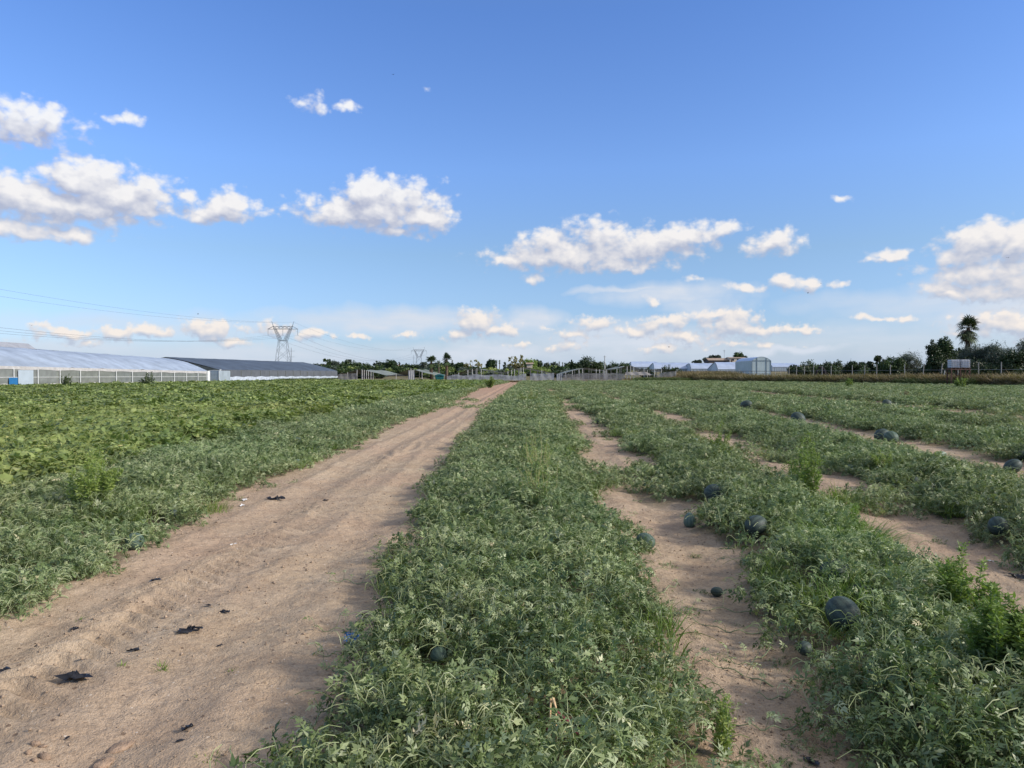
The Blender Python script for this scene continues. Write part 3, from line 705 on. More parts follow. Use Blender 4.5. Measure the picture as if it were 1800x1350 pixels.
# ------------------------------------------------------------------ weeds
def weed(name, px, py, hpx, wpx, seed, label, cat='weed', n=9, mat=None, leaf=.03, dens=26, thin=False, group=None, zoff=0.0):
    r = np.random.default_rng(seed); g = G(px, py, .12); D = g.y; H = hpx*D/F+.12; Wd = wpx*D/F/2
    root = empty(name, (g.x, g.y, gh(g.x, g.y)-.01)); mb = MB(); Vs = []; T = []; leaf_ = max(leaf*1.2, 2.4*D/F); dens = dens*2.8; H = H*1.18
    for i in range(n):
        a = r.uniform(0, 6.28); q = Wd*math.sqrt(r.uniform(0, 1)); hh = H*r.uniform(.55, 1)*(1-.35*q/max(Wd, .01))
        b0 = Vector((q*.25*math.cos(a), q*.25*math.sin(a), 0)); tp = Vector((q*math.cos(a), q*math.sin(a), hh))
        md = b0.lerp(tp, .5)+Vector((r.normal(0, .05)*H, r.normal(0, .05)*H, .05*H)); pts = [b0, b0.lerp(md, .5), md, md.lerp(tp, .5)+Vector((0, 0, .03*H)), tp]
        mb.tube(pts, [max(.0035, .0004*D)*(1-.15*j) for j in range(5)], 4)
        for j in range(int(dens)):
            t = r.uniform(.12 if not thin else .45, 1.0); k = min(int(t*4), 3); p = pts[k].lerp(pts[k+1], t*4-k)
            az_ = r.uniform(0, 6.28); up = r.normal(.35, .45); l = leaf_*r.uniform(.6, 1.5)*(1.25-.6*t)
            d = Vector((math.cos(az_)*math.cos(up), math.sin(az_)*math.cos(up), math.sin(up)))
            p = p+Vector((r.normal(0, .012), r.normal(0, .012), 0)); s = d.cross(Vector((0, 0, 1))).normalized()*l*.2
            s = s*math.cos(r.uniform(0, 3))+d.cross(s).normalized()*l*.1
            Vs += [p, p+d*l*.5+s, p+d*l, p+d*l*.5-s]; T += [np.clip(r.beta(2.5, 2), 0, 1)]*4
    mb.build('stems', M_STEM if not thin else M_STRAW, root)
    f = np.arange(len(Vs)).reshape(-1, 4)
    obj('leaves', np_mesh('leaves', np.array([tuple(v) for v in Vs]), f, mat or M_WEED, False, {'tint': T}), root)
    tag(root, label, cat, group); return root
M_STRAW = pmat('straw_stem', (.38, .33, .16), .7, .2, 8)
weed('weed_bush', 168, 905, 112, 90, 1, 'tall feathery bright green weed rising from the left vines', n=22, dens=90, leaf=.035)
weed('weed_bush', 1268, 822, 82, 50, 2, 'leftmost bright green weed clump standing in the second vine row', n=16, dens=70, leaf=.03)
weed('weed_bush', 1420, 880, 110, 62, 3, 'broad bright green weed clump with several spires on the second vine row', n=20, dens=80, leaf=.03)
weed('weed_bush', 1395, 862, 60, 50, 31, 'low green weed clump at the left foot of the broad spired one', n=14, dens=60, leaf=.03)
weed('weed_bush', 1680, 1060, 95, 110, 4, 'yellow green bushy weeds above the large watermelons at lower right', n=22, dens=85, leaf=.03)
weed('weed_bush', 1765, 1215, 190, 110, 5, 'largest bright green weed, at the right edge of the photo near the bottom', n=26, dens=120, leaf=.035)
weed('weed_spire', 1748, 1110, 100, 18, 51, 'dark green pointed weed spire against bare soil at right', n=4, dens=140, leaf=.03)
weed('weed_bush', 945, 900, 110, 75, 6, 'sparse yellow stalked weed in the middle of the central row', n=26, dens=22, thin=True, leaf=.02)
weed('weed_bush', 948, 850, 95, 70, 61, 'hazy thin stemmed weed behind the yellow stalked one', n=26, dens=24, thin=True, leaf=.02)
weed('weed_bush', 930, 712, 26, 42, 62, 'yellowish weed tuft far along the central row', n=22, dens=22, thin=True)
weed('weed_spire', 1508, 950, 80, 12, 7, 'single narrow green spire beside bare soil at right of centre', n=3, dens=90, leaf=.03)
weed('weed_spire', 1272, 1282, 88, 22, 8, 'small upright green spire at the right foot of the middle row near the bottom', n=4, dens=110, leaf=.018)
weed('weed_bush', 1560, 830, 42, 60, 81, 'olive green weed patch beside the touching watermelons', n=14, dens=40, thin=True)
weed('weed_bush', 1591, 702, 20, 22, 9, 'small dried orange brown weed beside the long bare strip', n=12, dens=26, mat=M_DRY)
weed('weed_bush', 861, 680, 20, 20, 10, 'bright green bush at the far left edge of the track', n=14, dens=50)
weed('weed_bush', 262, 712, 22, 36, 11, 'grey green thistle like patch in the leafy crop at left', n=14, dens=40, mat=M_OLIVE)
weed('weed_bush', 1494, 682, 22, 14, 12, 'light green weed in front of the dry grass right of centre', n=10, dens=50)
weed('weed_bush', 1690, 684, 26, 22, 13, 'light green weed in front of the white tanks', n=12, dens=50)
weed('weed_bush', 117, 682, 24, 26, 14, 'dark weed against the white greenhouse wall, left one', n=12, dens=50, mat=M_TREE)
weed('weed_bush', 262, 680, 26, 36, 15, 'dark weed against the white greenhouse wall, right one', n=12, dens=50, mat=M_TREE)
def grass_tuft(px, py, hpx, wpx, seed, label, n=60, mat=None, group=None):
    n = int(n*2.6) if wpx > 60 else n; hpx = hpx*(.72 if wpx > 120 else 1); r = np.random.default_rng(seed); g = G(px, py, .0); D = g.y; H = hpx*D/F; Wd = wpx*D/F/2; Vs = []; Fs = []; T = []; off = 0
    for i in range(n):
        v, f = grassy_leaf(r, H*r.uniform(.6, 1.25)); v[:, 1] *= max(.004, 1*D/F*.6)/(H*.035) if H*.035 < .004 else 1
        v[:, 1] *= .5 if wpx > 60 else 1; a = r.uniform(0, 6.28); q = Wd*math.sqrt(r.uniform(0, 1))*.9
        v = v @ rotm(r.normal(0, .25), r.normal(0, .3), a).T+[q*math.cos(a), q*math.sin(a), 0]
        Vs.append(v); Fs.append(f+off); off += len(v); T.append(np.full(len(v), r.uniform(.1, .9)))
    o = obj('grass_tuft', np_mesh('grass_tuft', np.concatenate(Vs), np.concatenate(Fs), mat or M_WEED, False, {'tint': np.concatenate(T)}), None, (g.x, g.y, gh(g.x, g.y)-.01))
    tag(o, label, 'grass', group)
grass_tuft(1480, 985, 95, 175, 1, 'thick clump of long green grass at the right of the second row', 420)
grass_tuft(1380, 925, 70, 150, 2, 'paler grass mixed with vines beyond the striped watermelon', 260)
grass_tuft(365, 1335, 16, 44, 4, 'sparse blue green grass tuft at the bottom of the track', 34)
grass_tuft(283, 1172, 18, 26, 5, 'small grass tuft in a scuffed hollow of the track', 30)
grass_tuft(215, 1177, 12, 20, 6, 'thin grass tuft left of the scuffed hollow', 14)
grass_tuft(408, 1178, 12, 18, 7, 'thin grass tuft right of the scuffed hollow', 14)
grass_tuft(140, 1087, 12, 16, 8, 'tiny grass tuft at the left of the track', 10)
grass_tuft(372, 898, 22, 80, 9, 'low green tuft spreading onto the left edge of the track', 120)
grass_tuft(760, 700, 16, 90, 11, 'far bright grass on the left edge of the track', 200)

M_MAROON = pmat('maroon_stem', (.16, .03, .045), .6, .2, 8); M_ORANGE = pmat('pale_orange_stem', (.62, .42, .22), .6, .2, 12)
g = G(972, 1318, .1); root = empty('broken_stalks', (g.x, g.y, gh(g.x, g.y))); tag(root, 'broken plant crown with pale orange and maroon stalks at the bottom centre', 'stalks')
mb = MB(); mb.tube([(-.005, 0, .34), (.0, -.02, .37), (.012, -.03, .33), (.014, -.05, .2), (.018, -.06, .05)], [.005, .009, .006, .005, .004], 6); mb.tube([(-.012, 0, .36), (-.016, -.03, .22), (-.01, -.04, .05)], .005, 5); mb.build('orange_stalks', M_ORANGE, root)
mb = MB(); mb.tube([(.02, -.02, .30), (.08, -.04, .25), (.14, -.08, .17), (.19, -.12, .05)], .006, 5); mb.tube([(-.03, -.03, .22), (-.035, -.06, .12), (-.04, -.08, 0)], .005, 5); mb.tube([(.12, -.07, .18), (.14, -.12, .1), (.15, -.15, 0)], .006, 5); mb.build('maroon_stalks', M_MAROON, root)
mb = MB(); mb.tube([(.02, -.03, .28), (.06, -.07, .2), (.10, -.12, .1), (.12, -.16, 0)], .005, 5); mb.tube([(.13, 0, .27), (.115, -.05, .16), (.10, -.1, .05)], .005, 5)
mb.tube([(-.32, -.05, .12), (-.25, -.05, .2), (-.18, -.06, .22), (-.12, -.09, .12), (-.1, -.13, 0)], .0055, 5); mb.tube([(-.2, -.06, .21), (-.17, -.12, .12), (-.14, -.16, 0)], .004, 5); mb.build('pale_stalks', M_STRAW, root); root.scale = (.8, .8, .72)

# ------------------------------------------------------------------ litter and clods on the soil
M_BLACKP = pmat('black_film', (.012, .013, .018), .35, .3, 20, spec=.5)
M_CLEAR = pmat('grey_film', (.16, .17, .18), .3, .4, 30, spec=.6)
M_BLUE = pmat('blue_net', (.03, .22, .62), .45, .5, 60)
M_WHITE = pmat('white_scrap', (.7, .7, .68), .6, .1, 20)
M_CLOD = pmat('soil_clod', (.33, .23, .155), .95, .25, 14, bump=.8)
def scrap(px, py, wpx, seed, mat, name, cat, label, aspect=.55, curl=.35, group=None):
    r = np.random.default_rng(seed); g = G(px, py, 0); D = g.y; w_ = wpx*D/F; n = 14; m = 7; v = []; f = []
    for j in range(m):
        for i in range(n):
            a = 2*math.pi*i/n; rr = (j/(m-1))*(1+.45*math.sin(2*a+seed)+.3*math.sin(5*a+seed*2)*1+r.normal(0, .09)*(j > 1))
            x = rr*math.cos(a)*w_*.42; y = rr*math.sin(a)*w_*.42*aspect*1.6
            v.append((x, y, .004+curl*w_*.22*max(0, math.sin(x/w_*9+seed)+math.sin(y/w_*11+seed*3))*.5+abs(r.normal(0, .075))*w_))
    for j in range(m-1):
        for i in range(n): f.append((j*n+i, j*n+(i+1) % n, (j+1)*n+(i+1) % n, (j+1)*n+i))
    o = obj(name, np_mesh(name, v, np.array(f), mat), None, (g.x, g.y, gh(g.x, g.y)+.003), r.uniform(-.4, .4))
    tag(o, label, cat, group)
BL = [(332,1003,24,'black film scrap, the upper right one of a pair on the track near the vines'),(272,1030,18,'black film scrap below and left of the upper pair one'),
 (333,1114,40,'wide flat black film scrap in the middle of the track'),(234,1145,20,'curled black film scrap with a pale fold'),(132,1200,54,'largest torn black film scrap, lying on the track at left'),
 (8,1183,26,'black film scrap at the left edge of the photo'),(132,1105,18,'thin black film shred at the far left of the track'),(328,1281,22,'small oblong black film scrap low on the track'),
 (316,1303,14,'black shred just below the oblong scrap'),(190,1325,10,'black fleck lying on a soil clod'),(366,1070,12,'black fleck right of the track middle, left of a string of flecks'),
 (396,1079,18,'string of black flecks right of the track middle'),(300,1073,8,'tiny black fleck between the upper scraps and the wide one'),(118,1298,10,'tiny black fleck low at left'),
 (386,1127,10,'small grey black curl right of the wide scrap'),(487,878,26,'dark bluish film scrap by the vines at the left track edge'),(572,881,9,'small black fleck on the upper track'),
 (484,917,8,'small dark fleck in the middle of the upper track'),(1427,1338,30,'glossy curled black film scrap at the bottom right on bare soil'),(1789,1017,30,'thin black strip on the bare soil at the right edge')]
for i, (px, py, wp, lab) in enumerate(BL): scrap(px, py, wp, 11+i, M_BLACKP, 'plastic_scrap', 'plastic scrap', lab, curl=.6, group='scraps of black mulch film')
scrap(1276,1312,30, 5, M_CLEAR, 'plastic_scrap', 'plastic scrap', 'crumpled grey see-through plastic at the bottom, right of the middle row', 1.2, .8)
for i, (px, py, wp, lab) in enumerate([(430,880,12,'white scrap at the left track edge by the dark bluish film'),(426,889,10,'white scrap just below its twin at the left track edge'),(411,962,9,'small pale scrap alone on the track'),(1343,898,8,'white scrap on the soil strip right of the second row'),(1520,883,14,'pale scrap on bare soil right of the tall weeds'),(1741,985,8,'pale scrap on bare soil at far right')]):
    scrap(px, py, wp, 60+i, M_WHITE, 'plastic_scrap', 'plastic scrap', lab, .8, .8, 'white scraps')
g = G(615, 1130); root = empty('blue_net_scrap', (g.x, g.y, gh(g.x, g.y))); tag(root, 'bright blue scrap of net and plastic at the left foot of the middle row', 'plastic scrap'); root.location.z += .015; root.scale = (1.15,)*3
mb = MB(); r_ = random.Random(4)
for i in range(26):
    a = r_.uniform(0, 6.28); q = r_.uniform(.0, .045); p0 = Vector((q*math.cos(a), q*math.sin(a), r_.uniform(.005, .035)))
    p1 = p0+Vector((r_.uniform(-.05, .05), r_.uniform(-.03, .03), r_.uniform(-.01, .03))); p1.z = max(p1.z, .003)
    mb.tube([p0, (p0+p1)/2+Vector((0, 0, .01)), p1], .0016, 4)
mb.build('strands', M_BLUE, root)
mb = MB(); n = 9
for j in range(n):
    for i in range(n):
        x = (i/(n-1)-.5)*.07; y = (j/(n-1)-.5)*.06; mb.v.append((x+.018+.01*math.sin(j), y, .018+.016*math.sin(x*120+y*60)+.014*math.cos(y*90)))
for j in range(n-1):
    for i in range(n-1): mb.f.append((j*n+i, j*n+i+1, (j+1)*n+i+1, (j+1)*n+i))
mb.build('crumpled_sheet', M_BLUE, root)
def clod(px, py, wpx, seed, label, flat=.6):
    r = np.random.default_rng(seed); g = G(px, py, 0); D = g.y; w_ = wpx*D/F/2; v = []; f = []; n, m = 12, 8
    for j in range(m+1):
        th = math.pi*j/m
        for i in range(n):
            a = 2*math.pi*i/n; k = 1+.25*math.sin(2*a+seed)*math.sin(th)+r.normal(0, .09)
            v.append((k*w_*math.sin(th)*math.cos(a), k*w_*.8*math.sin(th)*math.sin(a), -w_*flat*math.cos(th)*k))
    for j in range(m):
        for i in range(n): f.append((j*n+i, j*n+(i+1) % n, (j+1)*n+(i+1) % n, (j+1)*n+i))
    o = obj('soil_clod', np_mesh('soil_clod', v, np.array(f), M_CLOD), None, (g.x, g.y, gh(g.x, g.y)+w_*flat*.25), r.uniform(0, 3))
    tag(o, label, 'soil clod', 'dry clods of earth on the track')
for i, (px, py, wp, lab, fl) in enumerate([(78,1328,24,'pale angular clod at the bottom left, biggest of its cluster',.6),(62,1313,16,'greyish clod touching the cluster at bottom left',.7),(76,1314,13,'thin slab like clod on top of the cluster at bottom left',.4),
  (50,1327,13,'small clod left of the cluster at bottom left',.6),(183,1330,40,'low rounded clod at the bottom left with a black fleck on it',.35),(212,1302,44,'wide low pinkish hump of earth above the rounded clod',.22),(60,1338,12,'small clod under the cluster at bottom left',.5)]):
    clod(px, py, wp, 70+i, lab, fl)
# gravel crumbs and straw bits: nobody could count them
n = 17000; yy = 2.6+rng.exponential(5, n); xx = rng.uniform(-1, 1, n)*(yy*.75+.5); k = (yy < 30) & (field(xx, yy)[0] < .5) & (rng.uniform(0, 1, n) < np.clip(3*fbm(xx*1.2, yy*.9, 3, 88)-.8, .15, 1)); xx = xx[k]; yy = yy[k]
Vs = []; Fs = []; base_v = np.array([[1,0,0],[-.5,.87,0],[-.5,-.87,0],[0,0,.9],[0,0,-.5]]); bf = np.array([[0,1,3],[1,2,3],[2,0,3],[1,0,4],[2,1,4],[0,2,4]])
zz = gz(xx, yy); ss = rng.gamma(1.5, .0024, len(xx))+.0012+yy*.0002
for i in range(len(xx)):
    e_ = base_v*(1+rng.normal(0, .25, (5, 3)))*ss[i]; a = rng.uniform(0, 6.28); ca, sa = math.cos(a), math.sin(a)
    e_ = e_ @ np.array([[ca, sa, 0], [-sa, ca, 0], [0, 0, 1]]); Vs.append(e_+[xx[i], yy[i], zz[i]+ss[i]*.2]); Fs.append(bf+5*i)
o = obj('soil_crumbs', np_mesh('soil_crumbs', np.concatenate(Vs), np.concatenate(Fs), pmat('soil_crumb', (.33, .245, .17), .95, .4, 3))); tag(o, 'fine crumbs and grit strewn over the bare soil', 'grit', kind='stuff')

# ------------------------------------------------------------------ greenhouses on the left
M_PLW = pmat('pale_plastic', (.43, .50, .58), .42, .24, .5, spec=.5, bump=.2, trans=.25)
M_PLE = pmat('eave_plastic', (.52, .50, .47), .55, .15, 2, trans=.2)
M_NETG = pmat('grey_green_net', (.165, .18, .16), .85, .22, 1.2, alpha=.86)
M_NETD = pmat('dark_roof_net', (.062, .082, .108), .66, .3, .35, spec=.4)
M_NETW = pmat('slate_side_net', (.095, .105, .115), .8, .15, 1.0)
M_WHITEPL = pmat('white_base_plastic', (.42, .47, .52), .5, .3, 1.5)
M_GALV = pmat('galvanised_steel', (.42, .44, .44), .5, .15, 3, metal=.3)
M_WPOST = pmat('white_post', (.62, .63, .60), .6, .1, 3)
M_BLUEP = pmat('blue_panel', (.02, .13, .30), .5, .15, 3)
M_TARPG = pmat('grey_tarp', (.27, .28, .30), .7, .15, 1)
def roof_sheet(a0, a1, b0, b1, n, m, wr, seed, camber=.25):
    """curved wrinkled sheet from eave line a0-a1 to ridge line b0-b1"""
    v = []; f = []
    for i in range(n+1):
        t = i/n
        for j in range(m+1):
            s_ = j/m; p = a0.lerp(a1, t).lerp(b0.lerp(b1, t), s_); q = math.sin(math.pi*s_)*camber
            wv = wr*(2*float(fbm(t*n*.8+s_*1.2, s_*3.0, 3, seed))-1)
            sc_ = .10*math.sin(t*n*2.1+seed)*(1-s_) if s_ == 0 else 0
            v.append((p.x, p.y, p.z+q+wv+sc_*wr*3))
    for i in range(n):
        for j in range(m): k = i*(m+1)+j; f.append((k, k+m+1, k+m+2, k+1))
    return v, f
def sheet(name, mat, parent, *a, **k):
    v, f = roof_sheet(*a, **k); o0 = parent.location; v = [(x-o0.x, y-o0.y, z-o0.z) for x, y, z in v]
    return obj(name, np_mesh(name, v, np.array(f), mat, True), parent)
V = Vector
a = V((X_(0, 80), 80, 0)); b = V((X_(367, 128), 128, 0)); u = (b-a)/(b.y-a.y); a = b-u*72
ez = lambda y: 2.58+(y-80)*(2.2-2.58)/48
rz = lambda y: 5.08+(y-90.6)*(4.46-5.08)/37.4
root = empty('greenhouse', b.copy()); tag(root, 'long greenhouse with pale bluish white plastic roof at the left edge', 'greenhouse')
OFF = V((-7.6, 0, 0))
sheet('roof', M_PLW, root, V((a.x, a.y, ez(a.y))), V((b.x, b.y, ez(b.y))), a+OFF+V((0, 0, rz(a.y))), b+OFF+V((0, 0, rz(b.y))), 70, 12, .10, 3, camber=.45)
sheet('roof', M_PLW, root, a+OFF+V((0, 0, rz(a.y))), b+OFF+V((0, 0, rz(b.y))), a+OFF*2+V((0, 0, ez(a.y))), b+OFF*2+V((0, 0, ez(b.y))), 30, 6, .06, 4)
def loc(mb, o): mb.v = [(x-o.x, y-o.y, z-o.z) for x, y, z in mb.v]; return mb
def wallpts(y, dz, dx=0): q = b+u*(y-b.y); return V((q.x+dx, q.y, dz))
mb = MB(); mb2 = MB(); mb3 = MB(); N_ = 50
for i in range(N_):
    y0 = a.y+(b.y-a.y)*i/N_; y1 = a.y+(b.y-a.y)*(i+1)/N_; s0 = .34+.05*math.sin(i*1.7); s1 = .34+.05*math.sin(i*1.7+1.7)
    mb.quad(wallpts(y0, ez(y0)-s0, .06), wallpts(y1, ez(y1)-s1, .06), wallpts(y1, ez(y1)+.02, .05), wallpts(y0, ez(y0)+.02, .05))
    mb2.quad(wallpts(y0, .25), wallpts(y1, .25), wallpts(y1, ez(y1)-.3), wallpts(y0, ez(y0)-.3))
    h0 = .55+.1*math.sin(i*2.3); h1 = .55+.1*math.sin(i*2.3+2.3)
    mb3.quad(wallpts(y0, -.05, .08), wallpts(y1, -.05, .08), wallpts(y1, h1, .08), wallpts(y0, h0, .08))
loc(mb, b).build('eave_strip', M_PLE, root); loc(mb2, b).build('side_net', M_NETG, root); loc(mb3, b).build('base_strip', M_PLE, root)
mb = MB(); mb.tube([wallpts(a.y, 1.35, .05), wallpts(b.y, 1.3, .05)], .03, 5); loc(mb, b).build('rail', M_WPOST, root)
y = 81.9-3.82*5
while y < 128:
    mb = MB(); q = wallpts(y, 0, .12); mb.tube([q, V((q.x, q.y, ez(y)-.3))], .055, 6); loc(mb, b).build('post', M_WPOST, root); y += 3.82
mb = MB(); mb.quad(wallpts(82.5, .3, .17), wallpts(84.9, .3, .17), wallpts(84.9, 2.15, .17), wallpts(82.5, 2.15, .17)); loc(mb, b).build('door_sheet', pmat('door_sheet', (.36, .42, .46), .6, .1, 1), root)
mb = MB(); q0 = wallpts(81.1, .3, .17); q1 = wallpts(82.42, .3, .17); mb.quad(q0, q1, q1+V((0, 0, 1.0)), q0+V((0, 0, 1.0))); loc(mb, b).build('blue_panel', M_BLUEP, root)
mb = MB(); G0 = b+V((0, .03, 0)); n = 10
top = [V((b.x-15.2*i/n, b.y+.03, ez(128)+(rz(128)-ez(128))*(1-abs(2*i/n-1))+.3*math.sin(math.pi*min(1, (1-abs(2*i/n-1)))))) for i in range(n+1)]
for i in range(n): mb.quad(V((top[i].x, top[i].y, 0)), V((top[i+1].x, top[i+1].y, 0)), top[i+1], top[i])
loc(mb, b).build('gable', M_PLW, root)
mb = MB(); mb.box(b.x-.3, b.y-.9, 0, b.x+.2, b.y+.05, 2.3); loc(mb, b).build('corner_post', M_WPOST, root)
# grey shed behind
y0, y1 = 70, 116; xr = X_(50, 116); c0 = V((xr, y1, 0)); root = empty('shed', c0.copy()); tag(root, 'grey roofed shed peeking over the white greenhouse at the far left', 'shed')
zr, ze = Z_(604, 50, 116), 3.4
sheet('roof', M_TARPG, root, V((xr+4.5, y0, ze)), V((xr+4.5, y1, ze)), V((xr, y0, zr)), V((xr, y1, zr)), 14, 4, .04, 6, camber=0)
sheet('roof', M_TARPG, root, V((xr-6, y0, ze)), V((xr-6, y1, ze)), V((xr, y0, zr)), V((xr, y1, zr)), 14, 4, .04, 7, camber=0)
mb = MB(); mb.add([(4.5, 0, 0), (4.5, 0, ze), (0, 0, zr), (-6, 0, ze), (-6, 0, 0)], [(0, 1, 2, 3, 4)]); mb.build('gable_wall', M_TARPG, root)
mb = MB(); mb.quad((4.5, 0, 0), (4.5, -46, 0), (4.5, -46, ze), (4.5, 0, ze)); mb.build('side_wall', M_TARPG, root)
# dark greenhouse
a = V((X_(386, 137), 137, 0)); b = V((X_(593, 200), 200, 0)); a2 = a+V((-10.2, 0, 0)); b2 = b+V((-9.0, 0, 0))
root = empty('greenhouse', a.copy()); tag(root, 'low greenhouse covered in dark slate blue net, behind the white one', 'greenhouse')
za, zb = Z_(650, 386, 137), Z_(652, 593, 200); ra, rb = Z_(627.5, 300, 137), Z_(637, 538, 200)
sheet('roof', M_NETD, root, a+V((0, 0, za)), b+V((0, 0, zb)), a2+V((0, 0, ra)), b2+V((0, 0, rb)), 40, 8, .06, 9, camber=.12)
sheet('roof', M_NETD, root, a2*2-a+V((0, 0, za)), b2*2-b+V((0, 0, zb)), a2+V((0, 0, ra)), b2+V((0, 0, rb)), 30, 4, .05, 10, camber=.1)
mb = MB(); mb2 = MB(); n = 40
for i in range(n):
    p0 = a.lerp(b, i/n); p1 = a.lerp(b, (i+1)/n); h0 = 1.25+.09*math.sin(i*1.9); h1 = 1.25+.09*math.sin(i*1.9+1.9)
    mb.quad(p0, p1, p1+V((0, 0, za+(zb-za)*(i+1)/n)), p0+V((0, 0, za+(zb-za)*i/n)))
    mb2.quad(p0+V((.08, 0, 0)), p1+V((.08, 0, 0)), p1+V((.10, 0, h1)), p0+V((.10, 0, h0)))
loc(mb, a).build('side_net', M_NETW, root); loc(mb2, a).build('base_strip', M_WHITEPL, root)
mb = MB(); g_ = [a, a+V((0, 0, za)), a2+V((0, 0, ra)), a2*2-a+V((0, 0, za)), a2*2-a]; mb.add(g_, [(0, 1, 2, 3, 4)]); loc(mb, a).build('gable_net', pmat('gable_net', (.07, .085, .08), .8, .35, .8), root)
mb = MB(); g_ = [b, b+V((0, 0, zb)), b2+V((0, 0, rb)), b2*2-b+V((0, 0, zb)), b2*2-b]; mb.add(g_, [(0, 1, 2, 3, 4)]); loc(mb, a).build('gable_net', M_NETW, root)
mb = MB(); mb.box(a.x+.05, a.y-.25, 0, a.x+.3, a.y, za+.1); loc(mb, a).build('corner_post', M_WPOST, root)
for i in range(1, 15):
    p0 = a.lerp(b, i/15); mb = MB(); mb.tube([p0+V((.06, 0, .8)), p0+V((.06, 0, za-.05))], .045, 5); loc(mb, a).build('post', M_NETG, root)
# glazed porch between the two
p0 = V((X_(368, 130), 130, 0)); root = empty('porch', p0); tag(root, 'small translucent porch between the white and the dark greenhouse', 'porch')
wd = X_(385, 130)-p0.x; mb = MB(); mb.box(0, 0, .1, wd, 5, 2.35); mb.build('sheeting', pmat('porch_plastic', (.30, .35, .38), .35, .2, 1, spec=.5), root)
mb = MB()
for x_ in (0, wd): mb.box(x_-.05, -.06, 0, x_+.05, -.005, 2.45)
mb.box(0, -.06, 2.36, wd, -.005, 2.45); mb.build('frame', M_WPOST, root)

# ------------------------------------------------------------------ net houses across the field end
M_NETC = pmat('grey_shade_net', (.22, .25, .23), .85, .3, .4, alpha=.75)
M_NETC2 = pmat('worn_side_net', (.24, .24, .23), .85, .4, .8, alpha=.6)
M_SHEET = pmat('torn_white_sheet', (.36, .37, .37), .7, .45, 1.2, alpha=.72)
M_PGREY = pmat('weathered_post', (.42, .42, .39), .8, .25, 2)
M_WIRE = pmat('dark_wire', (.03, .03, .035), .5, .1, 2)
def net_house(D, prof, posts, label, depth=26, seed=1, skirt=None, cable=None, sides=()):
    x0 = X_(prof[0][0], D); root = empty('net_house', (x0, D, 0)); tag(root, label, 'net house', 'shade net houses at the far end of the field')
    pts = [(X_(px, D)-x0, Z_(py, px, D)) for px, py in prof]
    fx = [p[0] for p in pts]; fz = [p[1] for p in pts]; v = []; f = []; nx_ = 60; ny_ = 10
    for j in range(ny_+1):
        for i in range(nx_+1):
            x = fx[0]+(fx[-1]-fx[0])*i/nx_; z = float(np.interp(x, fx, fz)); s_ = .10*(2*float(fbm(x*.5, j*.7, 3, seed))-1)
            v.append((x, depth*j/ny_, z+s_-.18*math.sin(math.pi*((j*2/ny_) % 1))))
    for j in range(ny_):
        for i in range(nx_): k = j*(nx_+1)+i; f.append((k, k+1, k+nx_+2, k+nx_+1))
    obj('canopy_net', np_mesh('canopy_net', v, np.array(f), M_NETC, True), root)
    r = random.Random(seed)
    for px in posts:
        x = X_(px, D)-x0; z = float(np.interp(x, fx, fz)); dy = r.uniform(0, depth*.5) if r.random() < .5 else 0
        x *= (D+dy)/D if dy else 1; x = min(max(x, 0), fx[-1]); z = float(np.interp(x, fx, fz))
        mb = MB(); mb.tube([(x, dy, 0), (x+r.uniform(-.06, .06), dy, z)], .085, 6); mb.build('post', M_PGREY, root)
    if cable: mb = MB(); mb.tube([(X_(p, D)-x0, -.05, Z_(q, p, D)) for p, q in cable], .045, 4); mb.build('cable', M_WIRE, root)
    for (pxa, pxb, top, bot, mat, nm) in sides:
        n = 24; v = []; f = []
        for i in range(n+1):
            px = pxa+(pxb-pxa)*i/n; tp = float(np.interp(px, [t_[0] for t_ in top], [t_[1] for t_ in top])); X = X_(px, D)-x0
            z1 = Z_(tp, px, D); 
            for j in range(5): v.append((X+r.uniform(-.03, .03), -.25+.04*math.sin(i*.9+j*.7), max(.02, bot)+(z1-bot)*j/4+(r.uniform(-.1, .1) if j in (0, 4) else 0)))
        for i in range(n):
            for j in range(4): f.append((i*5+j, i*5+j+1, i*5+j+6, i*5+j+5))
        obj(nm, np_mesh(nm, v, np.array(f), mat, True), root)
    return root
net_house(178, [(594,657),(610,655),(630,649),(645,651),(655,654),(680,660),(695,658),(715,650),(722,648),(740,653),(755,657),(766,659)],
  [594,611,627,630,633,637,640,644,648,652,655,680,696,719,722,725,728,742,763,766], 'net house with a bunch of grey posts and two net peaks, left of the palms', 26, 3,
  cable=[(594,662),(615,663),(640,661),(665,663),(690,661),(720,659),(750,661),(765,661)],
  sides=[(594,627,[(594,658),(627,656)],.1,M_NETC2,'side_net'),(718,729,[(718,651),(729,651)],.0,M_PGREY,'board_panel')])
net_house(166, [(786,661),(800,657),(820,651),(838,647),(850,650),(865,652),(885,655),(900,650),(922,645),(940,649),(960,653),(975,656),(989,658)],
  [786,795,806,818,822,826,830,834,838,842,846,860,872,884,893,899,904,908,912,916,920,924,928,936,952,962,972,980,989], 'net house with torn white sheeting below two peaks, where the track ends', 24, 5,
  cable=[(786,660),(850,659),(920,657),(989,658)],
  sides=[(786,925,[(786,662),(800,658),(815,661),(835,658),(855,660),(880,658),(905,661),(925,657)],.35,M_SHEET,'white_sheet'),(932,974,[(932,656),(952,657),(974,656)],.2,M_SHEET,'white_sheet'),(978,989,[(978,657),(989,657)],.3,M_SHEET,'white_sheet')])
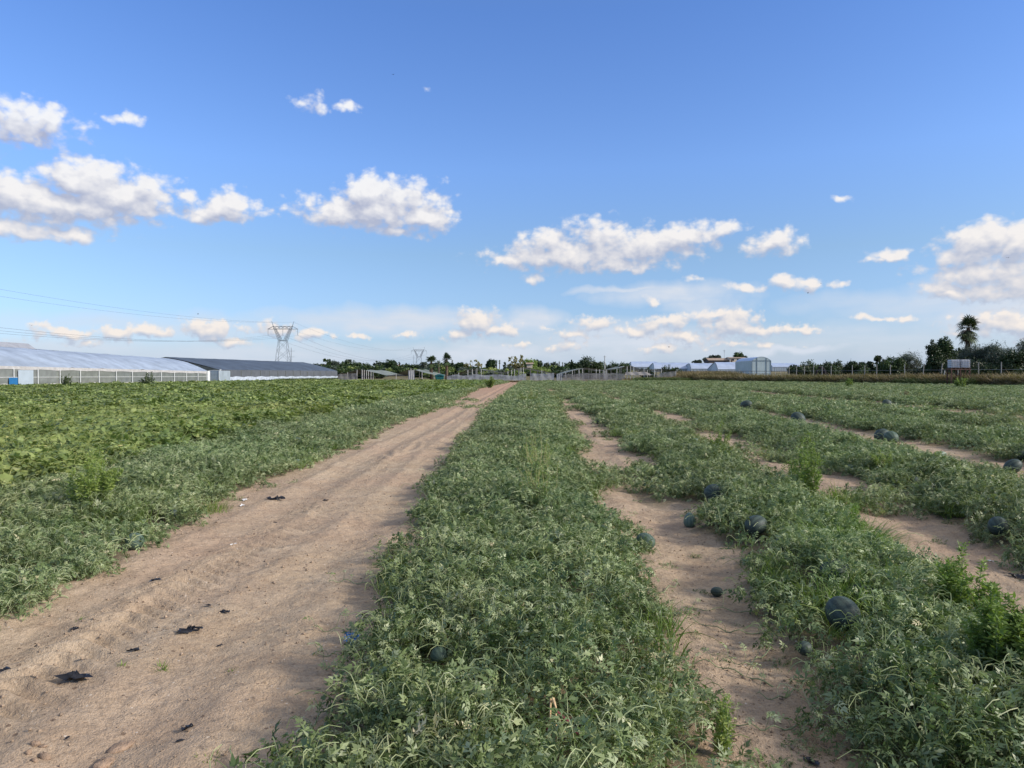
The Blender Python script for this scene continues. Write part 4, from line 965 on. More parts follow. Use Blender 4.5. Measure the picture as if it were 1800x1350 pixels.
net_house(171, [(986,657),(1000,653),(1015,649),(1030,646),(1045,648),(1060,650),(1080,649),(1095,645),(1108,642),(1122,647),(1140,650),(1155,649),(1167,648),(1188,652)],
  list(range(988,1168,6))+[1094,1106,1124,1136,1188], 'net house with a thicket of posts and a beige drooping cloth at right', 26, 8,
  cable=[(986,658),(1060,656),(1110,655)],
  sides=[(990,1098,[(990,659),(1020,657),(1060,656),(1098,657)],.1,M_NETC2,'side_net'),(1099,1150,[(1099,654),(1112,654),(1130,653),(1142,656),(1150,660)],1.5,pmat('beige_cloth', (.42,.38,.33), .8, .2, 1),'drooping_cloth'),(1150,1187,[(1150,661),(1165,655),(1187,652)],.3,M_NETC2,'side_net')])
p = P(773, 665, 168); root = empty('waste_container', (p.x, p.y, 0)); tag(root, 'small teal green container beside the palms at the field end', 'container')
mb = MB(); mb.add([(-.75,-.5,.15),(.75,-.5,.15),(.75,.5,.15),(-.75,.5,.15),(-.95,-.6,1.2),(.95,-.6,1.2),(.95,.6,1.2),(-.95,.6,1.2)], [(0,3,2,1),(0,1,5,4),(1,2,6,5),(2,3,7,6),(3,0,4,7),(4,5,6,7)])
mb.build('body', pmat('teal_plastic', (.02, .13, .12), .5, .1, 3), root)
mb = MB(); mb.tube([(-.98, 0, 1.22), (-.5, 0, 1.45), (0, 0, 1.52), (.5, 0, 1.45), (.98, 0, 1.22)], .3, 8); mb.build('lid', pmat('teal_lid', (.015, .09, .09), .5, .1, 3), root)

# ------------------------------------------------------------------ pylons and lines
M_STEEL = pmat('pylon_steel', (.19, .21, .23), .6, .15, 1, metal=.2)
def pylon(px, D, s, label):
    x = X_(px, D); g0 = gh(x, D); root = empty('pylon', (x, D, g0)); tag(root, label, 'pylon', 'lattice power pylons')
    mb = MB(); r = .11
    def lat(p0, p1, q0, q1, n):
        for i in range(n):
            A0 = V(p0).lerp(V(p1), i/n); A1 = V(p0).lerp(V(p1), (i+1)/n); B0 = V(q0).lerp(V(q1), i/n); B1 = V(q0).lerp(V(q1), (i+1)/n)
            mb.tube([A0, B1], r*.6, 4); mb.tube([B0, A1], r*.6, 4)
    H1, H2, H3 = 20.2-g0*.5, 30.0-g0, 33.8-g0; w0, w1 = 4.4, 2.5
    for sy in (-1, 1):
        y0, y1 = sy*3.6, sy*1.4
        for sx_ in (-1, 1): mb.tube([(sx_*w0, y0, 0), (sx_*w1, y1, H1)], r, 5)
        lat((-w0, y0, 0), (-w1, y1, H1), (w0, y0, 0), (w1, y1, H1), 3)
        mb.tube([(-w1, y1, H1), (w1, y1, H1)], r, 4)
    for sx_ in (-1, 1): lat((sx_*w0, -3.6, 0), (sx_*w1, -1.4, H1), (sx_*w0, 3.6, 0), (sx_*w1, 1.4, H1), 4)
    mb.build('body', M_STEEL, root)
    for sx_ in (-1, 1):
        mb = MB()
        for sy in (-1, 1):
            mb.tube([(sx_*w1, sy*1.4, H1), (sx_*5.5, sy*.6, H2), (sx_*6.6, 0, H3)], r, 5); mb.tube([(sx_*.5, sy*1.4, H1), (sx_*4.3, sy*.6, H2)], r, 5)
            lat((sx_*w1, sy*1.4, H1), (sx_*5.5, sy*.6, H2), (sx_*.5, sy*1.4, H1), (sx_*4.3, sy*.6, H2), 6)
        mb.tube([(sx_*6.6, 0, H3), (sx_*7.0, 0, H3+.5)], r, 4); mb.build('arm', M_STEEL, root)
    mb = MB()
    for sy in (-.6, .6):
        mb.tube([(-9.2, sy, H2-.4), (9.2, sy, H2-.4)], r, 5); mb.tube([(-6, sy, H2+1.3), (6, sy, H2+1.3)], r*.8, 4)
        mb.tube([(-9.2, sy, H2-.4), (-6, sy, H2+1.3)], r*.8, 4); mb.tube([(9.2, sy, H2-.4), (6, sy, H2+1.3)], r*.8, 4); lat((-6, sy, H2-.4), (6, sy, H2-.4), (-6, sy, H2+1.3), (6, sy, H2+1.3), 5)
    mb.build('crossarm', M_STEEL, root)
    for x_ in (-9.1, 0, 9.1): mb = MB(); mb.tube([(x_, 0, H2-.4), (x_, 0, H2-4.2)], .12, 5); mb.build('insulator', M_STEEL, root)
    return V((x, D, g0)), H2, H3
c1, h2, h3 = pylon(497.5, 450, 1, 'nearer, larger lattice pylon behind the dark greenhouse')
c2, k2, k3 = pylon(736.5, 866, 1, 'farther, smaller lattice pylon left of the two palms')
c0 = V((-170, 34, 0))
M_LINE = pmat('power_line', (.12, .13, .15), .5, .1, 2, metal=.3)
def line(p0, p1, sag, label, r=.05):
    r = r*.65
    n = 40; pts = []
    for i in range(n+1):
        t = i/n; p = p0.lerp(p1, t); p.z -= 4*sag*t*(1-t); pts.append(p)
    root_o = pts[0].copy(); mb = MB(); mb.tube([q-root_o for q in pts], r, 4); o = mb.build('power_line', M_LINE); o.location = root_o; tag(o, label, 'power line', 'wires of the power line')
for i, (dx, nm) in enumerate(((-9.1, 'left conductor'), (0, 'middle conductor'), (9.1, 'right conductor'))):
    z0 = c1.z+h2-4.2
    line(V((c0.x+dx, c0.y, 27)), V((c1.x+dx, c1.y, z0)), 11.5, f'{nm} running from the nearer pylon off the left edge of the photo')
    line(V((c1.x+dx, c1.y, z0)), V((c2.x+dx, c2.y, c2.z+k2-4.2)), 11.5, f'{nm} sagging between the two pylons', .07)
for dx, nm in ((-6.6, 'left'), (6.6, 'right')):
    line(V((c0.x+dx, c0.y, 36)), V((c1.x+dx, c1.y, c1.z+h3)), 8.5, f'topmost thin wire from the {nm} horn of the nearer pylon to the left edge', .04)
    line(V((c1.x+dx, c1.y, c1.z+h3)), V((c2.x+dx, c2.y, c2.z+k3)), 9, f'topmost thin wire between the {nm} horns of the two pylons', .05)
for px, pt, D, lab in ((512, 611, 520, 'thin faint mast just right of the nearer pylon'), (727, 624, 900, 'thin faint mast just left of the farther pylon')):
    x = X_(px, D); zt = Z_(pt, px, D); root = empty('mast', (x, D, gh(x, D))); tag(root, lab, 'mast'); mb = MB(); zt -= gh(x, D); w_ = .5
    for a_ in range(3): mb.tube([(w_*math.cos(a_*2.09), w_*math.sin(a_*2.09), 0), (.1*math.cos(a_*2.09), .1*math.sin(a_*2.09), zt)], .07, 4)
    for j in range(14): z = zt*j/14; k = 1-j/14*.8; mb.tube([(-w_*k, 0, z), (w_*k, 0, z+zt/28), (-w_*k, 0, z+zt/14)], .05, 4)
    mb.build('lattice', M_STEEL, root); mb = MB()
    for z in (zt*.35, zt*.6, zt*.85): mb.tube([(-2.4, 0, z), (2.4, 0, z)], .07, 4)
    mb.build('crossarm', M_STEEL, root)
x = X_(1063, 250); root = empty('utility_pole', (x, 250, gh(x, 250))); tag(root, 'grey utility pole standing above the trees in the middle distance', 'pole')
mb = MB(); mb.tube([(0, 0, 0), (0, 0, Z_(625, 1063, 250)-gh(x, 250))], [.2, .13], 8); mb.build('shaft', M_PGREY, root); mb = MB(); mb.tube([(-.5, 0, 7.6), (.5, 0, 7.6)], .05, 4); mb.build('crossarm', M_PGREY, root)

# ------------------------------------------------------------------ trees
def crown(name, blobs, n, leaf, mat, seed, droop=0, narrow=.5):
    n = int(n*1.5)
    r = np.random.default_rng(seed); B = np.array(blobs, float); vol = (B[:, 3]*B[:, 4]*B[:, 5])**(2/3); pr = vol/vol.sum()
    # clumpy: first clump centres, then leaves round each
    nc = max(20, n//22); bi = r.choice(len(B), nc, p=pr); d = r.normal(size=(nc, 3)); d /= np.linalg.norm(d, axis=1)[:, None]
    rad = r.uniform(.45, 1.05, nc)**.6; C = B[bi, :3]+d*B[bi, 3:6]*rad[:, None]; sc_ = B[bi, 3:6].mean(1)*.17
    ci = r.integers(0, nc, n); Pn = C[ci]+r.normal(size=(n, 3))*sc_[ci][:, None]; Pn[:, 2] -= droop*np.abs(r.normal(size=n))
    nn = d[ci]*.7+r.normal(size=(n, 3)); nn /= np.linalg.norm(nn, axis=1)[:, None]
    tt = np.cross(nn, r.normal(size=(n, 3))); tt /= np.linalg.norm(tt, axis=1)[:, None]; bb = np.cross(nn, tt)
    l = leaf*r.uniform(.6, 1.4, n)[:, None]; v = np.stack([Pn-tt*l, Pn+bb*l*narrow, Pn+tt*l, Pn-bb*l*narrow], 1).reshape(-1, 3)
    ct = r.beta(2, 2, nc)[ci]*.7+r.uniform(0, .3, n)
    return np_mesh(name, v, np.arange(4*n).reshape(-1, 4), mat, False, {'tint': np.repeat(ct, 4)})
def trunk_mb(h, r0, seed, limbs=5, spread=.5):
    r = random.Random(seed); mb = MB(); pts = [V((0, 0, -.1))]; 
    for i in range(1, 5): pts.append(V((r.uniform(-.04, .04)*h*i/2, r.uniform(-.04, .04)*h*i/2, h*i/4)))
    mb.tube(pts, [r0, r0*.85, r0*.75, r0*.65, r0*.5], 7)
    for i in range(limbs):
        a_ = r.uniform(0, 6.28); p0 = pts[2].lerp(pts[4], r.uniform(0, 1)); q = p0+V((math.cos(a_)*spread, math.sin(a_)*spread, r.uniform(.3, .8)*spread*1.4)); mid = p0.lerp(q, .5)+V((0, 0, -.05))
        mb.tube([p0, mid, q], [r0*.4, r0*.28, r0*.12], 5)
    return mb
# prototypes are unit sized: crown spans about 1 wide, 1 tall
def blob_set(kind, seed):
    r = random.Random(seed)
    if kind == 'round': return [(0, 0, .62, .42, .42, .34)]+[(r.uniform(-.26, .26), r.uniform(-.26, .26), r.uniform(.42, .82), r.uniform(.14, .24),)*1+(r.uniform(.14, .24), r.uniform(.12, .2)) for _ in range(9)]
    if kind == 'cypress': return [(0, 0, .2+.16*i, .42-.075*i, .42-.075*i, .16) for i in range(5)]
    if kind == 'umbrella': return [(0, 0, .82, .48, .48, .13), (.2, .1, .78, .28, .28, .12), (-.22, -.1, .8, .26, .26, .12)]
    if kind == 'tall': return [(r.uniform(-.14, .14), r.uniform(-.14, .14), .18+.135*i, .48-.05*i, .48-.05*i, .17) for i in range(6)]
    if kind == 'bush': return [(r.uniform(-.35, .35), r.uniform(-.3, .3), r.uniform(.22, .72), r.uniform(.2, .34), r.uniform(.2, .34), r.uniform(.18, .3)) for _ in range(11)]
    if kind == 'sparse': return [(r.uniform(-.4, .4), r.uniform(-.3, .3), r.uniform(.3, .9), .13, .13, .12) for _ in range(12)]
def tree(kind, mat, px, pt, wpx, D, seed, label, n=2200, leafm=None, group=None, base=None, name='tree', trunk_h=None, cat='tree', narrow=.5):
    x = X_(px, D); g0 = gh(x, D); H = Z_(pt, px, D)-g0; Wd = wpx*D/F
    leaf = leafm or max(.14, 1.3*D/F)
    bl = [(bx*Wd, by*Wd, bz*H, rx*Wd, ry*Wd, rz_*H) for bx, by, bz, rx, ry, rz_ in blob_set(kind, seed)]
    root = empty(name, (x, D, g0))
    obj('crown', crown('crown', bl, n, leaf, mat, seed, narrow=narrow), root)
    trunk_mb(trunk_h or H*.55, max(.06, min(.3, H*.025)), seed, 6, Wd*.28).build('trunk', M_BARK, root)
    tag(root, label, cat, group); return root
T = M_TREE; DK = M_DKTREE; OL = M_OLIVE
for i, (k, m, px, pt, w_, D, n, lab) in enumerate([
 ('sparse', T, 575, 629, 12, 340, 900, 'small tufted tree above the red roofed house at left'),
 ('round', OL, 586, 634, 26, 345, 1800, 'grey green tree just right of the red roofed house'),
 ('round', T, 609, 635, 22, 350, 1600, 'green tree behind the low white house'),
 ('umbrella', OL, 612, 631, 11, 350, 700, 'thin topped small pine rising behind the low white house'),
 ('round', OL, 630, 637, 18, 340, 1400, 'dull green tree left of the gap before the olive green one'),
 ('bush', T, 652, 635, 30, 260, 2600, 'broad olive green tree rising over the first net peak'),
 ('sparse', OL, 664, 634, 16, 300, 700, 'wispy tree behind the broad olive green one'),
 ('umbrella', DK, 671, 637, 22, 320, 900, 'flat topped pine left of the dark round tree'),
 ('round', DK, 688, 632, 24, 300, 2400, 'dark round tree with an even crown, left of the far pylon'),
 ('cypress', OL, 702, 635, 7, 320, 700, 'narrow grey cypress beside the white gable house'),
 ('round', T, 716, 641, 30, 320, 1800, 'low green trees left of the far pylon foot'),
 ('round', OL, 746, 636, 20, 300, 1500, 'grey tree at the foot of the far pylon'),
 ('round', DK, 809, 636, 14, 320, 1000, 'dark small tree right of the two palms'),
 ('sparse', M_PALE, 830, 630, 40, 300, 420, 'nearly bare twiggy tree right of the two palms'),
 ('round', DK, 864, 631, 20, 280, 2000, 'dark pointed round tree left of the pale gold trees'),
 ('cypress', DK, 887, 632, 8, 300, 700, 'narrow dark cypress just left of the pale gold trees'),
 ('tall', M_PALE, 897, 626, 16, 290, 900, 'leftmost of three tall pale gold trees catching the sun'),
 ('tall', M_PALE, 907, 624, 12, 290, 700, 'middle one of three tall pale gold trees'),
 ('tall', M_PALE, 917, 624, 14, 290, 900, 'rightmost of three tall pale gold trees'),
 ('round', M_WEED, 932, 631, 28, 300, 2000, 'yellow green tree next to the cream house'),
 ('round', DK, 947, 632, 16, 310, 1200, 'dark tree behind the cream house'),
 ('round', OL, 961, 635, 14, 310, 1000, 'small grey tree right of the cream house'),
 ('round', OL, 975, 636, 16, 310, 1000, 'low grey tree before the two tiny palms'),
 ('cypress', DK, 1005, 632, 10, 250, 900, 'dark spiky conifer at the left foot of the big dark tree'),
 ('round', DK, 1014, 636, 20, 250, 1400, 'dark low tree at the left foot of the big dark tree'),
 ('round', DK, 1032, 628, 36, 255, 3600, 'big dark rounded tree in the middle distance left of the grey pole'),
 ('round', T, 1052, 635, 30, 255, 2200, 'green tree between the big dark tree and the grey pole'),
 ('bush', DK, 1076, 636, 44, 260, 3000, 'wide dark tree mass right of the grey pole'),
 ('round', T, 1098, 637, 26, 262, 1800, 'rounded green tree ending the tree belt at the right'),
 ('bush', DK, 1138, 644, 26, 215, 1400, 'dark bush behind the thicket of posts'),
 ('bush', DK, 1180, 641, 34, 205, 2400, 'dark spreading fig like tree at the right end of the net houses'),
 ]): tree(k, m, px, pt, w_, D, 400+i, lab, n)
# low belt of trees across the back: indistinct ones share a description
protos = []
for i in range(5):
    tr_ = tree('bush', (T, DK, OL, T, M_CROP)[i], 568+13*i, 643, 30, 300, 500+i, 'low bushy tree, one of the even belt closing the fields behind the net houses', 3200, leafm=.42, group='low belt of trees behind the net houses', name='shrub_tree')
    protos.append(tr_)
rr = random.Random(3)
for i in range(5, 84):
    px = 562+6.6*(i-5)+rr.uniform(-4, 4); D = rr.choice((262, 275, 290, 300, 320)); c = copy_tree(rr.choice(protos)); x = X_(px, D)
    c.location = (x, D, gh(x, D)); c.rotation_euler.z = rr.uniform(0, 6.28); s_ = rr.uniform(.75, 1.1)*D/300; c.scale = (s_, s_, s_*rr.uniform(.8, 1.15))
# palms
M_FROND = leaf_mat('palm_fronds', [(0, (.02, .04, .015)), (.5, (.05, .085, .03)), (1, (.12, .16, .07))], trans=.1)
M_SKIRT = leaf_mat('dead_palm_fronds', [(0, (.06, .045, .03)), (.5, (.15, .11, .075)), (1, (.28, .20, .13))], trans=.05, spec=.1)
def palm(px, pt, D, crown_w, skirt_h, label, seed, nf=46, trunk_r=.3, nblade=13, group=None):
    r = random.Random(seed); x = X_(px, D); g0 = gh(x, D); H = Z_(pt, px, D)-g0; L = crown_w*D/F/2; hub = H-L*.75
    root = empty('palm_tree', (x, D, g0)); tag(root, label, 'palm tree', group)
    def fans(n, e0, e1, len_, z0, z1, mat, nm, sag):
        v = []; f = []; tn = []
        for i in range(n):
            az_ = r.uniform(0, 6.28); e_ = r.uniform(e0, e1); l = len_*r.uniform(.8, 1.1); z = r.uniform(z0, z1)
            d = V((math.cos(az_)*math.cos(e_), math.sin(az_)*math.cos(e_), math.sin(e_))); side = V((-math.sin(az_), math.cos(az_), 0)); up = side.cross(d)
            p0 = V((0, 0, z)); pe = p0+d*l*.42; w_ = l*.02; b_ = len(v)
            v += [p0-side*w_, p0+side*w_, pe+side*w_, pe-side*w_]; f.append((b_, b_+1, b_+2, b_+3)); tv = r.random(); tn += [tv]*4
            for k in range(nblade):
                a_ = (k/(nblade-1)-.5)*math.pi*1.25; q = (d*math.cos(a_)+side*math.sin(a_)).normalized(); ll = l*.62*(1-.22*abs(a_)/2)
                w2 = l*.038; s2 = side*math.cos(a_)-d*math.sin(a_); m_ = pe+q*ll*.55; tip = pe+q*ll-V((0, 0, ll*sag*r.uniform(.6, 1.3)))+up*.0
                b_ = len(v); v += [pe, m_+s2*w2+up*w2*.5, tip, m_-s2*w2+up*w2*.5]; f.append((b_, b_+1, b_+2, b_+3)); tn += [min(1, max(0, tv+r.uniform(-.2, .2)))]*4
        obj(nm, np_mesh(nm, [tuple(q) for q in v], np.array(f), mat, False, {'tint': tn}), root)
    fans(nf, -.35, 1.45, L, hub-.1, hub+.25*L, M_FROND, 'fronds', .30)
    fans(int(nf*.6), -1.0, -.1, L*.95, hub-.7*L, hub, M_FROND, 'drooping_fronds', .5)
    if skirt_h: fans(int(nf*2.2), -1.56, -1.3, L*.55, max(hub-skirt_h, L*.8), hub-.05*L, M_SKIRT, 'dead_skirt', .05)
    mb = MB(); mb.tube([(0, 0, 0), (.05, 0, H*.4), (.02, 0, hub+.1)], [trunk_r*1.25, trunk_r, trunk_r*.8], 10); mb.build('trunk', M_BARK, root)
palm(1701, 560, 122, 44, 4.2, 'tall fan palm with a shaggy skirt towering over the right hand trees', 1, 40, .32, 12)
palm(758, 626, 196, 24, 2.3, 'left one of two dark fan palms rising behind the net houses', 2, 40, .35)
palm(785, 623, 196, 22, 2.6, 'right one of two dark fan palms rising behind the net houses', 3, 36, .35)
palm(771, 634, 215, 12, 0, 'smaller palm crown between the two dark fan palms', 9, 20, .2, 9)
for i, (px, pt, w_, lab) in enumerate(((873, 633, 6, 'left one of two tiny distant palms near the dark pointed tree'), (878, 633, 7, 'right one of two tiny distant palms near the dark pointed tree'),
   (983, 635, 5, 'left one of two tiny distant palms in the gap before the big dark tree'), (989, 636, 5, 'right one of two tiny distant palms in the gap before the big dark tree'), (622, 633, 9, 'short brownish palm right of the low white house'), (795, 633, 6, 'tiny distant palm just right of the two dark fan palms'))):
    palm(px, pt, 420, w_, 0, lab, 20+i, 16, .25, 7)

# ------------------------------------------------------------------ houses far behind
M_CREAM = pmat('cream_wall', (.62, .52, .40), .8, .08, .5); M_WHW = pmat('white_wall', (.72, .68, .62), .8, .06, .5)
M_REDR = pmat('red_tiles', (.36, .13, .07), .85, .2, 1.5); M_TANR = pmat('tan_roof', (.33, .25, .18), .85, .2, 1)
M_WIN = pmat('dark_window', (.03, .035, .04), .2, .1, 2); M_WOOD = pmat('brown_door', (.12, .07, .04), .7, .2, 3)
def house(pxa, pxb, py_eave, py_ridge, D, wall, roof, label, depth=8, wins=3, zb=None, door=True, chim=False):
    xa, xb = X_(pxa, D), X_(pxb, D); g0 = gh((xa+xb)/2, D) if zb is None else zb; ze_ = Z_(py_eave, pxa, D)-g0; zr_ = Z_(py_ridge, pxa, D)-g0; w_ = xb-xa
    root = empty('house', (xa, D, g0)); tag(root, label, 'house'); mb = MB(); mb.box(0, 0, -.5, w_, depth, ze_)
    mb.add([(0, 0, ze_), (0, depth, ze_), (0, depth/2, zr_-.1)], [(0, 1, 2)]); mb.add([(w_, 0, ze_), (w_, depth, ze_), (w_, depth/2, zr_-.1)], [(0, 1, 2)]); mb.build('wall', wall, root)
    mb = MB(); o_ = .4
    mb.add([(-o_, -o_, ze_-.05), (w_+o_, -o_, ze_-.05), (w_+o_, depth/2, zr_), (-o_, depth/2, zr_), (-o_, depth+o_, ze_-.05), (w_+o_, depth+o_, ze_-.05),
            (-o_, -o_, ze_+.1), (w_+o_, -o_, ze_+.1), (w_+o_, depth/2, zr_+.15), (-o_, depth/2, zr_+.15), (-o_, depth+o_, ze_+.1), (w_+o_, depth+o_, ze_+.1)],
           [(0,1,2,3),(3,2,5,4),(6,7,8,9),(9,8,11,10),(0,1,7,6),(4,5,11,10),(0,3,9,6),(3,4,10,9),(1,2,8,7),(2,5,11,8)]); rf = mb.build('roof', roof, root)
    if chim: mb = MB(); mb.box(w_*.7, depth*.4, ze_, w_*.7+.9, depth*.4+.9, zr_+1.6); mb.build('chimney', wall, rf)
    for i in range(wins):
        x = w_*(i+.7)/(wins+.4); mb = MB(); mb.box(x-.5, -.05, ze_*.42, x+.5, .02, ze_*.42+1.2); wn_ = mb.build('window', M_WIN, root)
        mb = MB(); mb.box(x-.65, -.1, ze_*.42-.12, x+.65, -.052, ze_*.42); mb.build('sill', wall, wn_)
    if door: mb = MB(); mb.box(w_*.06, -.05, 0, w_*.06+.9, .02, 2.1); mb.build('door', M_WOOD, root)
house(565, 579, 645, 640.5, 345, M_WHW, M_REDR, 'small white house with a red tiled roof at the right end of the dark greenhouse', 9, 2, chim=True)
house(594, 609, 648, 646.5, 335, M_WHW, M_TANR, 'low long white house right of the red roofed one', 7, 2, door=False)
house(618, 626, 645, 643, 335, M_CREAM, M_TANR, 'tiny pale house under the short brownish palm', 6, 1, door=False)
house(692, 699, 643.5, 641, 318, M_WHW, M_TANR, 'white house end beside the narrow grey cypress', 6, 1, door=False)
house(926, 936, 640, 637.5, 295, M_CREAM, M_TANR, 'cream house catching the sun right of the pale gold trees', 7, 1, door=False)
gz_h = gh(X_(1290, 450), 450)
house(1283, 1311, 629.5, 628, 450, M_CREAM, M_TANR, 'long cream farm building on the low hill at right', 10, 3, zb=gz_h)
root = house(1246, 1281, 633.5, 629.5, 452, pmat('shade_wall', (.10, .08, .07), .9, .1, 1), M_TANR, 'open fronted barn with a tan sloping roof on the low hill', 12, 0, zb=gz_h, door=False)
for i, (k, m, px, pt, w_, lab) in enumerate((('round', OL, 1241, 629, 14, 'first of the grey trees left of the hill barn'), ('round', OL, 1251, 624, 12, 'taller grey tree behind the hill barn roof'), ('round', OL, 1262, 624, 13, 'second tall grey tree behind the hill barn roof'),
   ('round', T, 1298, 619, 20, 'green tree standing over the cream farm building'), ('round', OL, 1309, 625, 10, 'small tree right of the one over the cream farm building'), ('bush', OL, 1226, 633, 14, 'low scrub at the left foot of the hill'))):
    tree(k, m, px, pt, w_, 470, 600+i, lab, 1200)
x = X_(1273, 465); root = empty('antenna_mast', (x, 465, gh(x, 465))); tag(root, 'hair thin antenna mast above the hill barn', 'antenna'); mb = MB(); zt = Z_(615, 1273, 465)-gh(x, 465)
mb.tube([(0, 0, 0), (0, 0, zt)], .08, 5); mb.build('pole', M_STEEL, root); mb = MB(); [mb.tube([(-.8+.2*j, 0, zt-.4-.5*j), (.8-.2*j, 0, zt-.4-.5*j)], .05, 4) for j in range(3)]; mb.build('aerial', M_STEEL, root)

# plastic greenhouses at right
M_PLB = pmat('blue_white_film', (.38, .44, .53), .35, .15, .3, spec=.5); M_PLF = pmat('front_film', (.38, .42, .43), .5, .15, .3)
for i, (pa, pb, pe, pr, D, lab) in enumerate(((1110, 1162, 645, 635, 360, 'leftmost of the far pale blue plastic greenhouses'), (1150, 1222, 648, 637, 330, 'second far plastic greenhouse from the left, with a wide roof'),
      (1215, 1278, 648, 638, 320, 'third far plastic greenhouse from the left, in front of the hill barn'), (1262, 1324, 649, 636, 300, 'far plastic greenhouse touching the arched one'), (1358, 1408, 645, 638, 330, 'far low plastic greenhouse right of the arched one'))):
    xa, xb = X_(pa, D), X_(pb, D); ze_, zr_ = Z_(pe, pa, D), Z_(pr, pa, D); root = empty('greenhouse', (xa, D, 0)); tag(root, lab, 'greenhouse', 'far plastic greenhouses')
    w_ = xb-xa; n = 12; dep = 9
    sheet('roof', M_PLB, root, V((xa, D, ze_)), V((xb, D, ze_)), V((xa+1, D+dep, zr_)), V((xb-1, D+dep, zr_)), 24, 6, .08, 30+i, camber=.5)
    sheet('roof', M_PLB, root, V((xa, D+2*dep, ze_)), V((xb, D+2*dep, ze_)), V((xa+1, D+dep, zr_)), V((xb-1, D+dep, zr_)), 12, 3, .05, 40+i, camber=.4)
    mb = MB(); mb.quad((0, .05, 0), (w_, .05, 0), (w_, .05, ze_-.05), (0, .05, ze_-.05))
    for x_ in (0, w_): mb.add([(x_, .05, 0), (x_, 2*dep, 0), (x_, 2*dep, ze_), (x_+(1 if x_ == 0 else -1), dep, zr_), (x_, .05, ze_)], [(0, 1, 2, 3, 4)])
    mb.build('film_wall', M_PLF, root); mb = MB()
    for q in range(n+1): mb.box(w_*q/n-.06, -.05, 0, w_*q/n+.06, .04, ze_-.11)
    mb.box(0, -.06, ze_-.1, w_, .035, ze_+.02); mb.build('frame', M_GALV, root)
D = 250; xa, xb = X_(1322, D), X_(1355, D); root = empty('arched_greenhouse', (xa, D, 0)); tag(root, 'tall arched greenhouse with a pale green front and dark frame lines', 'greenhouse')
w_ = xb-xa; ze_ = Z_(634, 1322, D); zr_ = Z_(627, 1338, D); n = 18; dp = 20; prof = [(w_*q/n, ze_+(zr_-ze_)*math.sin(math.pi*q/n)**.8) for q in range(n+1)]; v = []; f = []
for j in range(13):
    for q in range(n+1): v.append((prof[q][0], dp*j/12, prof[q][1]+(.03 if j % 2 else 0)))
for j in range(12):
    for q in range(n): k = j*(n+1)+q; f.append((k, k+1, k+n+2, k+n+1))
obj('roof', np_mesh('roof', v, np.array(f), M_PLB, True), root)
mb = MB()
for q in range(n): mb.quad((prof[q][0], .05, 0), (prof[q+1][0], .05, 0), (*((prof[q+1][0], .05)), prof[q+1][1]-.04), (prof[q][0], .05, prof[q][1]-.04))
mb.quad((0, .05, 0), (0, dp, 0), (0, dp, ze_), (0, .05, ze_)); mb.quad((w_, .05, 0), (w_, dp, 0), (w_, dp, ze_), (w_, .05, ze_)); mb.build('film_wall', pmat('green_white_film', (.40, .47, .46), .5, .1, .3), root)
mb = MB(); mb.box(0, -.06, ze_-.1, w_, .03, ze_+.08)
for t in (0, .26, .76, 1): mb.box(w_*t-.09, -.05, 0, w_*t+.09, .04, ze_ if t in (0, 1) else ze_+(zr_-ze_)*math.sin(math.pi*t)**.8-.05)
mb.build('frame', pmat('frame_steel', (.16, .20, .22), .6, .1, 1), root)

# ------------------------------------------------------------------ right hand fence, trees and tanks
PL = [(36, 166), (51, 121), (59, 89), (67, 58)]
M_FPOST = pmat('concrete_post', (.27, .26, .23), .85, .25, 2)
def fence_pt(px, off=2.0):
    s_ = ray(px, 659); s_ = s_.x/s_.y
    for (x0, y0), (x1, y1) in zip(PL, PL[1:]):
        x0 += off; x1 += off
        # x0+t*dx = s_*(y0+t*dy)
        den = (x1-x0)-s_*(y1-y0); t = (s_*y0-x0)/den
        if -.02 <= t <= 1.02: return x0+t*(x1-x0), y0+t*(y1-y0)
    return x0, y0
FP = [(1387,645),(1400,644),(1414,644),(1430,642),(1445,643),(1461,643),(1498,642),(1520,642),(1541,641),(1565,641),(1590,640),(1621,640),(1653,639),(1684,648),(1720,637),(1760,636)]
for i, (px, pt) in enumerate(FP):
    x, y = fence_pt(px); mb = MB(); zt = Z_(pt, px, y); ln = .25 if px in (1621, 1653) else 0
    mb.tube([(0, 0, -.2), (ln*.5, 0, zt/2), (ln, 0, zt)], [.07, .065, .06], 7); o = mb.build('fence_post', M_FPOST); o.location = (x, y, 0)
    ORD = 'first second third fourth fifth sixth seventh eighth ninth tenth eleventh twelfth thirteenth fourteenth fifteenth sixteenth'.split()
    desc = 'short grey fence post right in front of the white tanks' if px == 1684 else 'leaning grey fence post left of the dark tall tree' if px == 1621 else 'leaning grey fence post with a second stake, left of the white tanks' if px == 1653 else f'{ORD[i]} grey post from the left in the wire fence before the orchard'
    tag(o, desc, 'fence post', 'posts of the orchard fence')
xx, yy = fence_pt(1656); mb = MB(); mb.tube([(0, 0, 0), (.25, 0, 2.2)], .06, 6); o = mb.build('stake', M_PGREY); o.location = (xx, yy-.2, 0); tag(o, 'short stake propped against a leaning fence post left of the tanks', 'stake')
fpts = [fence_pt(px) for px, _ in FP]+[(70, 55)]
for h, nm in ((.9, 'lower'), (1.6, 'middle'), (2.3, 'upper')):
    mb = MB(); x0, y0 = fpts[0]; mb.tube([(x-x0, y-y0, h+.03*math.sin(i*2)) for i, (x, y) in enumerate(fpts)], .012, 4); o = mb.build('fence_wire', M_GALV); o.location = (x0, y0, 0); tag(o, f'{nm} wire strung along the orchard fence posts', 'wire')
